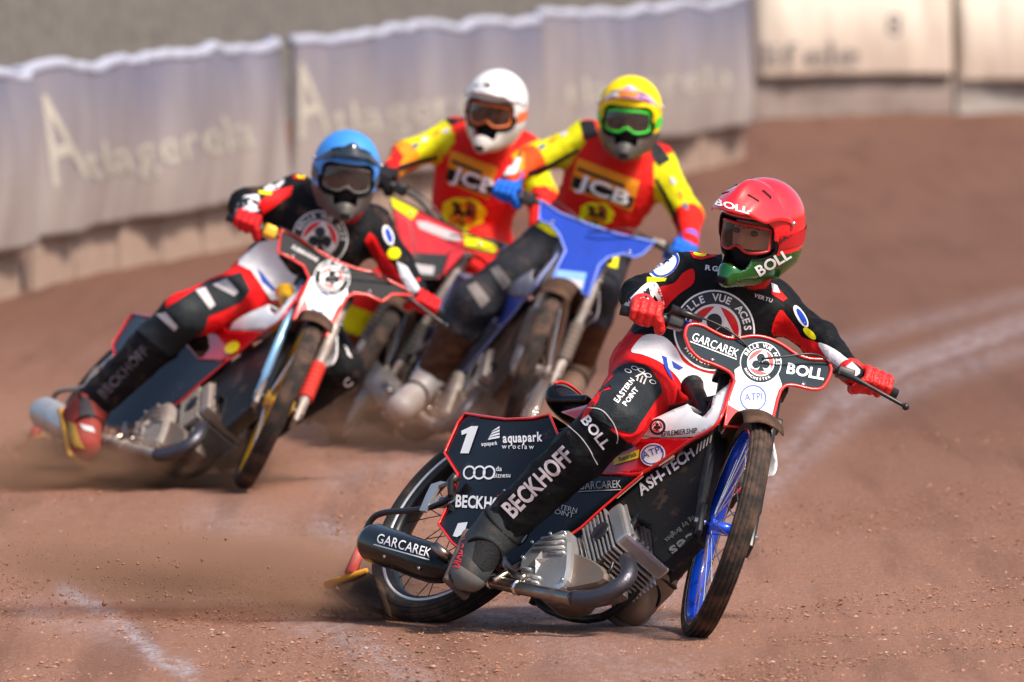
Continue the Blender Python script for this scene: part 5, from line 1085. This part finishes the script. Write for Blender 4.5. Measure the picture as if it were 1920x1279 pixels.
# ------------------------------------------------------------------ dirt thrown up by the back wheels
def dust_mat(name, dens, col, seed):
    m = bpy.data.materials.new(name); m.use_nodes = True; n = m.node_tree.nodes; l = m.node_tree.links; n.remove(n['Principled BSDF'])
    v = n.new('ShaderNodeVolumePrincipled'); v.inputs['Color'].default_value = (*col, 1); v.inputs['Anisotropy'].default_value = .3
    tc = n.new('ShaderNodeTexCoord'); ln = n.new('ShaderNodeVectorMath'); ln.operation = 'LENGTH'; l.new(tc.outputs['Object'], ln.inputs[0])
    a = n.new('ShaderNodeMapRange'); a.interpolation_type = 'SMOOTHSTEP'; a.inputs['From Min'].default_value = 1.0; a.inputs['From Max'].default_value = .15; l.new(ln.outputs['Value'], a.inputs['Value'])
    t = n.new('ShaderNodeTexNoise'); t.inputs['Scale'].default_value = 2.2; t.inputs['Detail'].default_value = 3; l.new(tc.outputs['Object'], t.inputs['Vector'])
    b = n.new('ShaderNodeMapRange'); b.inputs['From Min'].default_value = .36; b.inputs['From Max'].default_value = .66; l.new(t.outputs['Fac'], b.inputs['Value'])
    q = n.new('ShaderNodeMath'); q.operation = 'MULTIPLY'; l.new(a.outputs[0], q.inputs[0]); l.new(b.outputs[0], q.inputs[1])
    q2 = n.new('ShaderNodeMath'); q2.operation = 'MULTIPLY'; l.new(q.outputs[0], q2.inputs[0]); q2.inputs[1].default_value = dens; l.new(q2.outputs[0], v.inputs['Density'])
    l.new(v.outputs[0], n['Material Output'].inputs['Volume']); return m
def dust(label, c, rad, rotz, dens, seed, roty=0):
    bm = bmesh.new(); bmesh.ops.create_icosphere(bm, subdivisions=3, radius=1.0); me = bpy.data.meshes.new('dust_cloud'); bm.to_mesh(me); bm.free()
    me.materials.append(dust_mat('dust_%d' % seed, dens, (.95, .50, .31), seed)); o = bpy.data.objects.new('dust_cloud', me); COL.objects.link(o)
    o.location = c; o.scale = rad; o.rotation_euler = (0, roty, rotz); tag(o, label, 'dust', kind='stuff')
dust('reddish dust trailing behind the rear wheel of the front bike', PX(380, 1060, 35.7), (1.15, .6, .19), R_(-14), 7.5, 1, R_(5))
dust('reddish dust hiding the rear wheel of the gold-rimmed bike', PX(230, 880, 42.85), (.85, .5, .19), R_(-8), 15.0, 2)
dust('thin dust drifting round the legs of the two riders behind', PX(760, 790, 44.6), (.9, .5, .20), 0, 1.4, 3)
dust('dense reddish spray close behind the front bike rear tyre', PX(585, 1122, 35.25), (.42, .30, .085), R_(-14), 15.0, 4, R_(8))
dust('dusty haze trailing left of the gold-rimmed bike', PX(70, 865, 43.3), (.55, .45, .20), R_(-8), 8.0, 5)
def clods(name, label, src, dirv, n, spread, smin, smax, length):
    t = rng.uniform(0, 1, n) ** 1.4 * length; d = norm(np.array(dirv)); V0 = np.array(src) + np.outer(t, d) + rng.normal(size=(n, 3)) * (.015 + spread * t)[:, None] * np.array([1, 1, .7]); V0[:, 2] = np.abs(V0[:, 2] - .0) + .02 * t - .045 * t * t
    V0 = V0[V0[:, 2] > .004]; n = len(V0); s = np.clip(rng.lognormal(math.log(smin), .55, n), smin * .4, smax)
    O = np.array([[1, 0, 0], [-1, 0, 0], [0, 1, 0], [0, -1, 0], [0, 0, 1], [0, 0, -1.0]]); V = O[None] * s[:, None, None] * rng.uniform(.5, 1.4, (n, 6, 1)) + V0[:, None]
    f = np.array([(0, 2, 4), (2, 1, 4), (1, 3, 4), (3, 0, 4), (2, 0, 5), (1, 2, 5), (3, 1, 5), (0, 3, 5)]); F = (f[None] + 6 * np.arange(n)[:, None, None]).reshape(-1, 3)
    o = mk(name, V.reshape(-1, 3), F, mat('clod', (.24, .125, .08), .95, var=.3), smooth=False); tag(o, label, 'dirt', kind='stuff')
rc_ = GND(745, 1160); clods('flying_dirt', 'dark specks of dirt flung back from the front bike', rc_ + [0, 0, .02], (-.93, .28, .11), 2600, .085, .0019, .011, 2.2)
rc_ = GND(150, 905); clods('flying_dirt', 'specks of dirt flung up beside the gold-rimmed bike', rc_ + [0, 0, .02], (-.9, .3, .12), 1800, .15, .003, .014, 1.4)
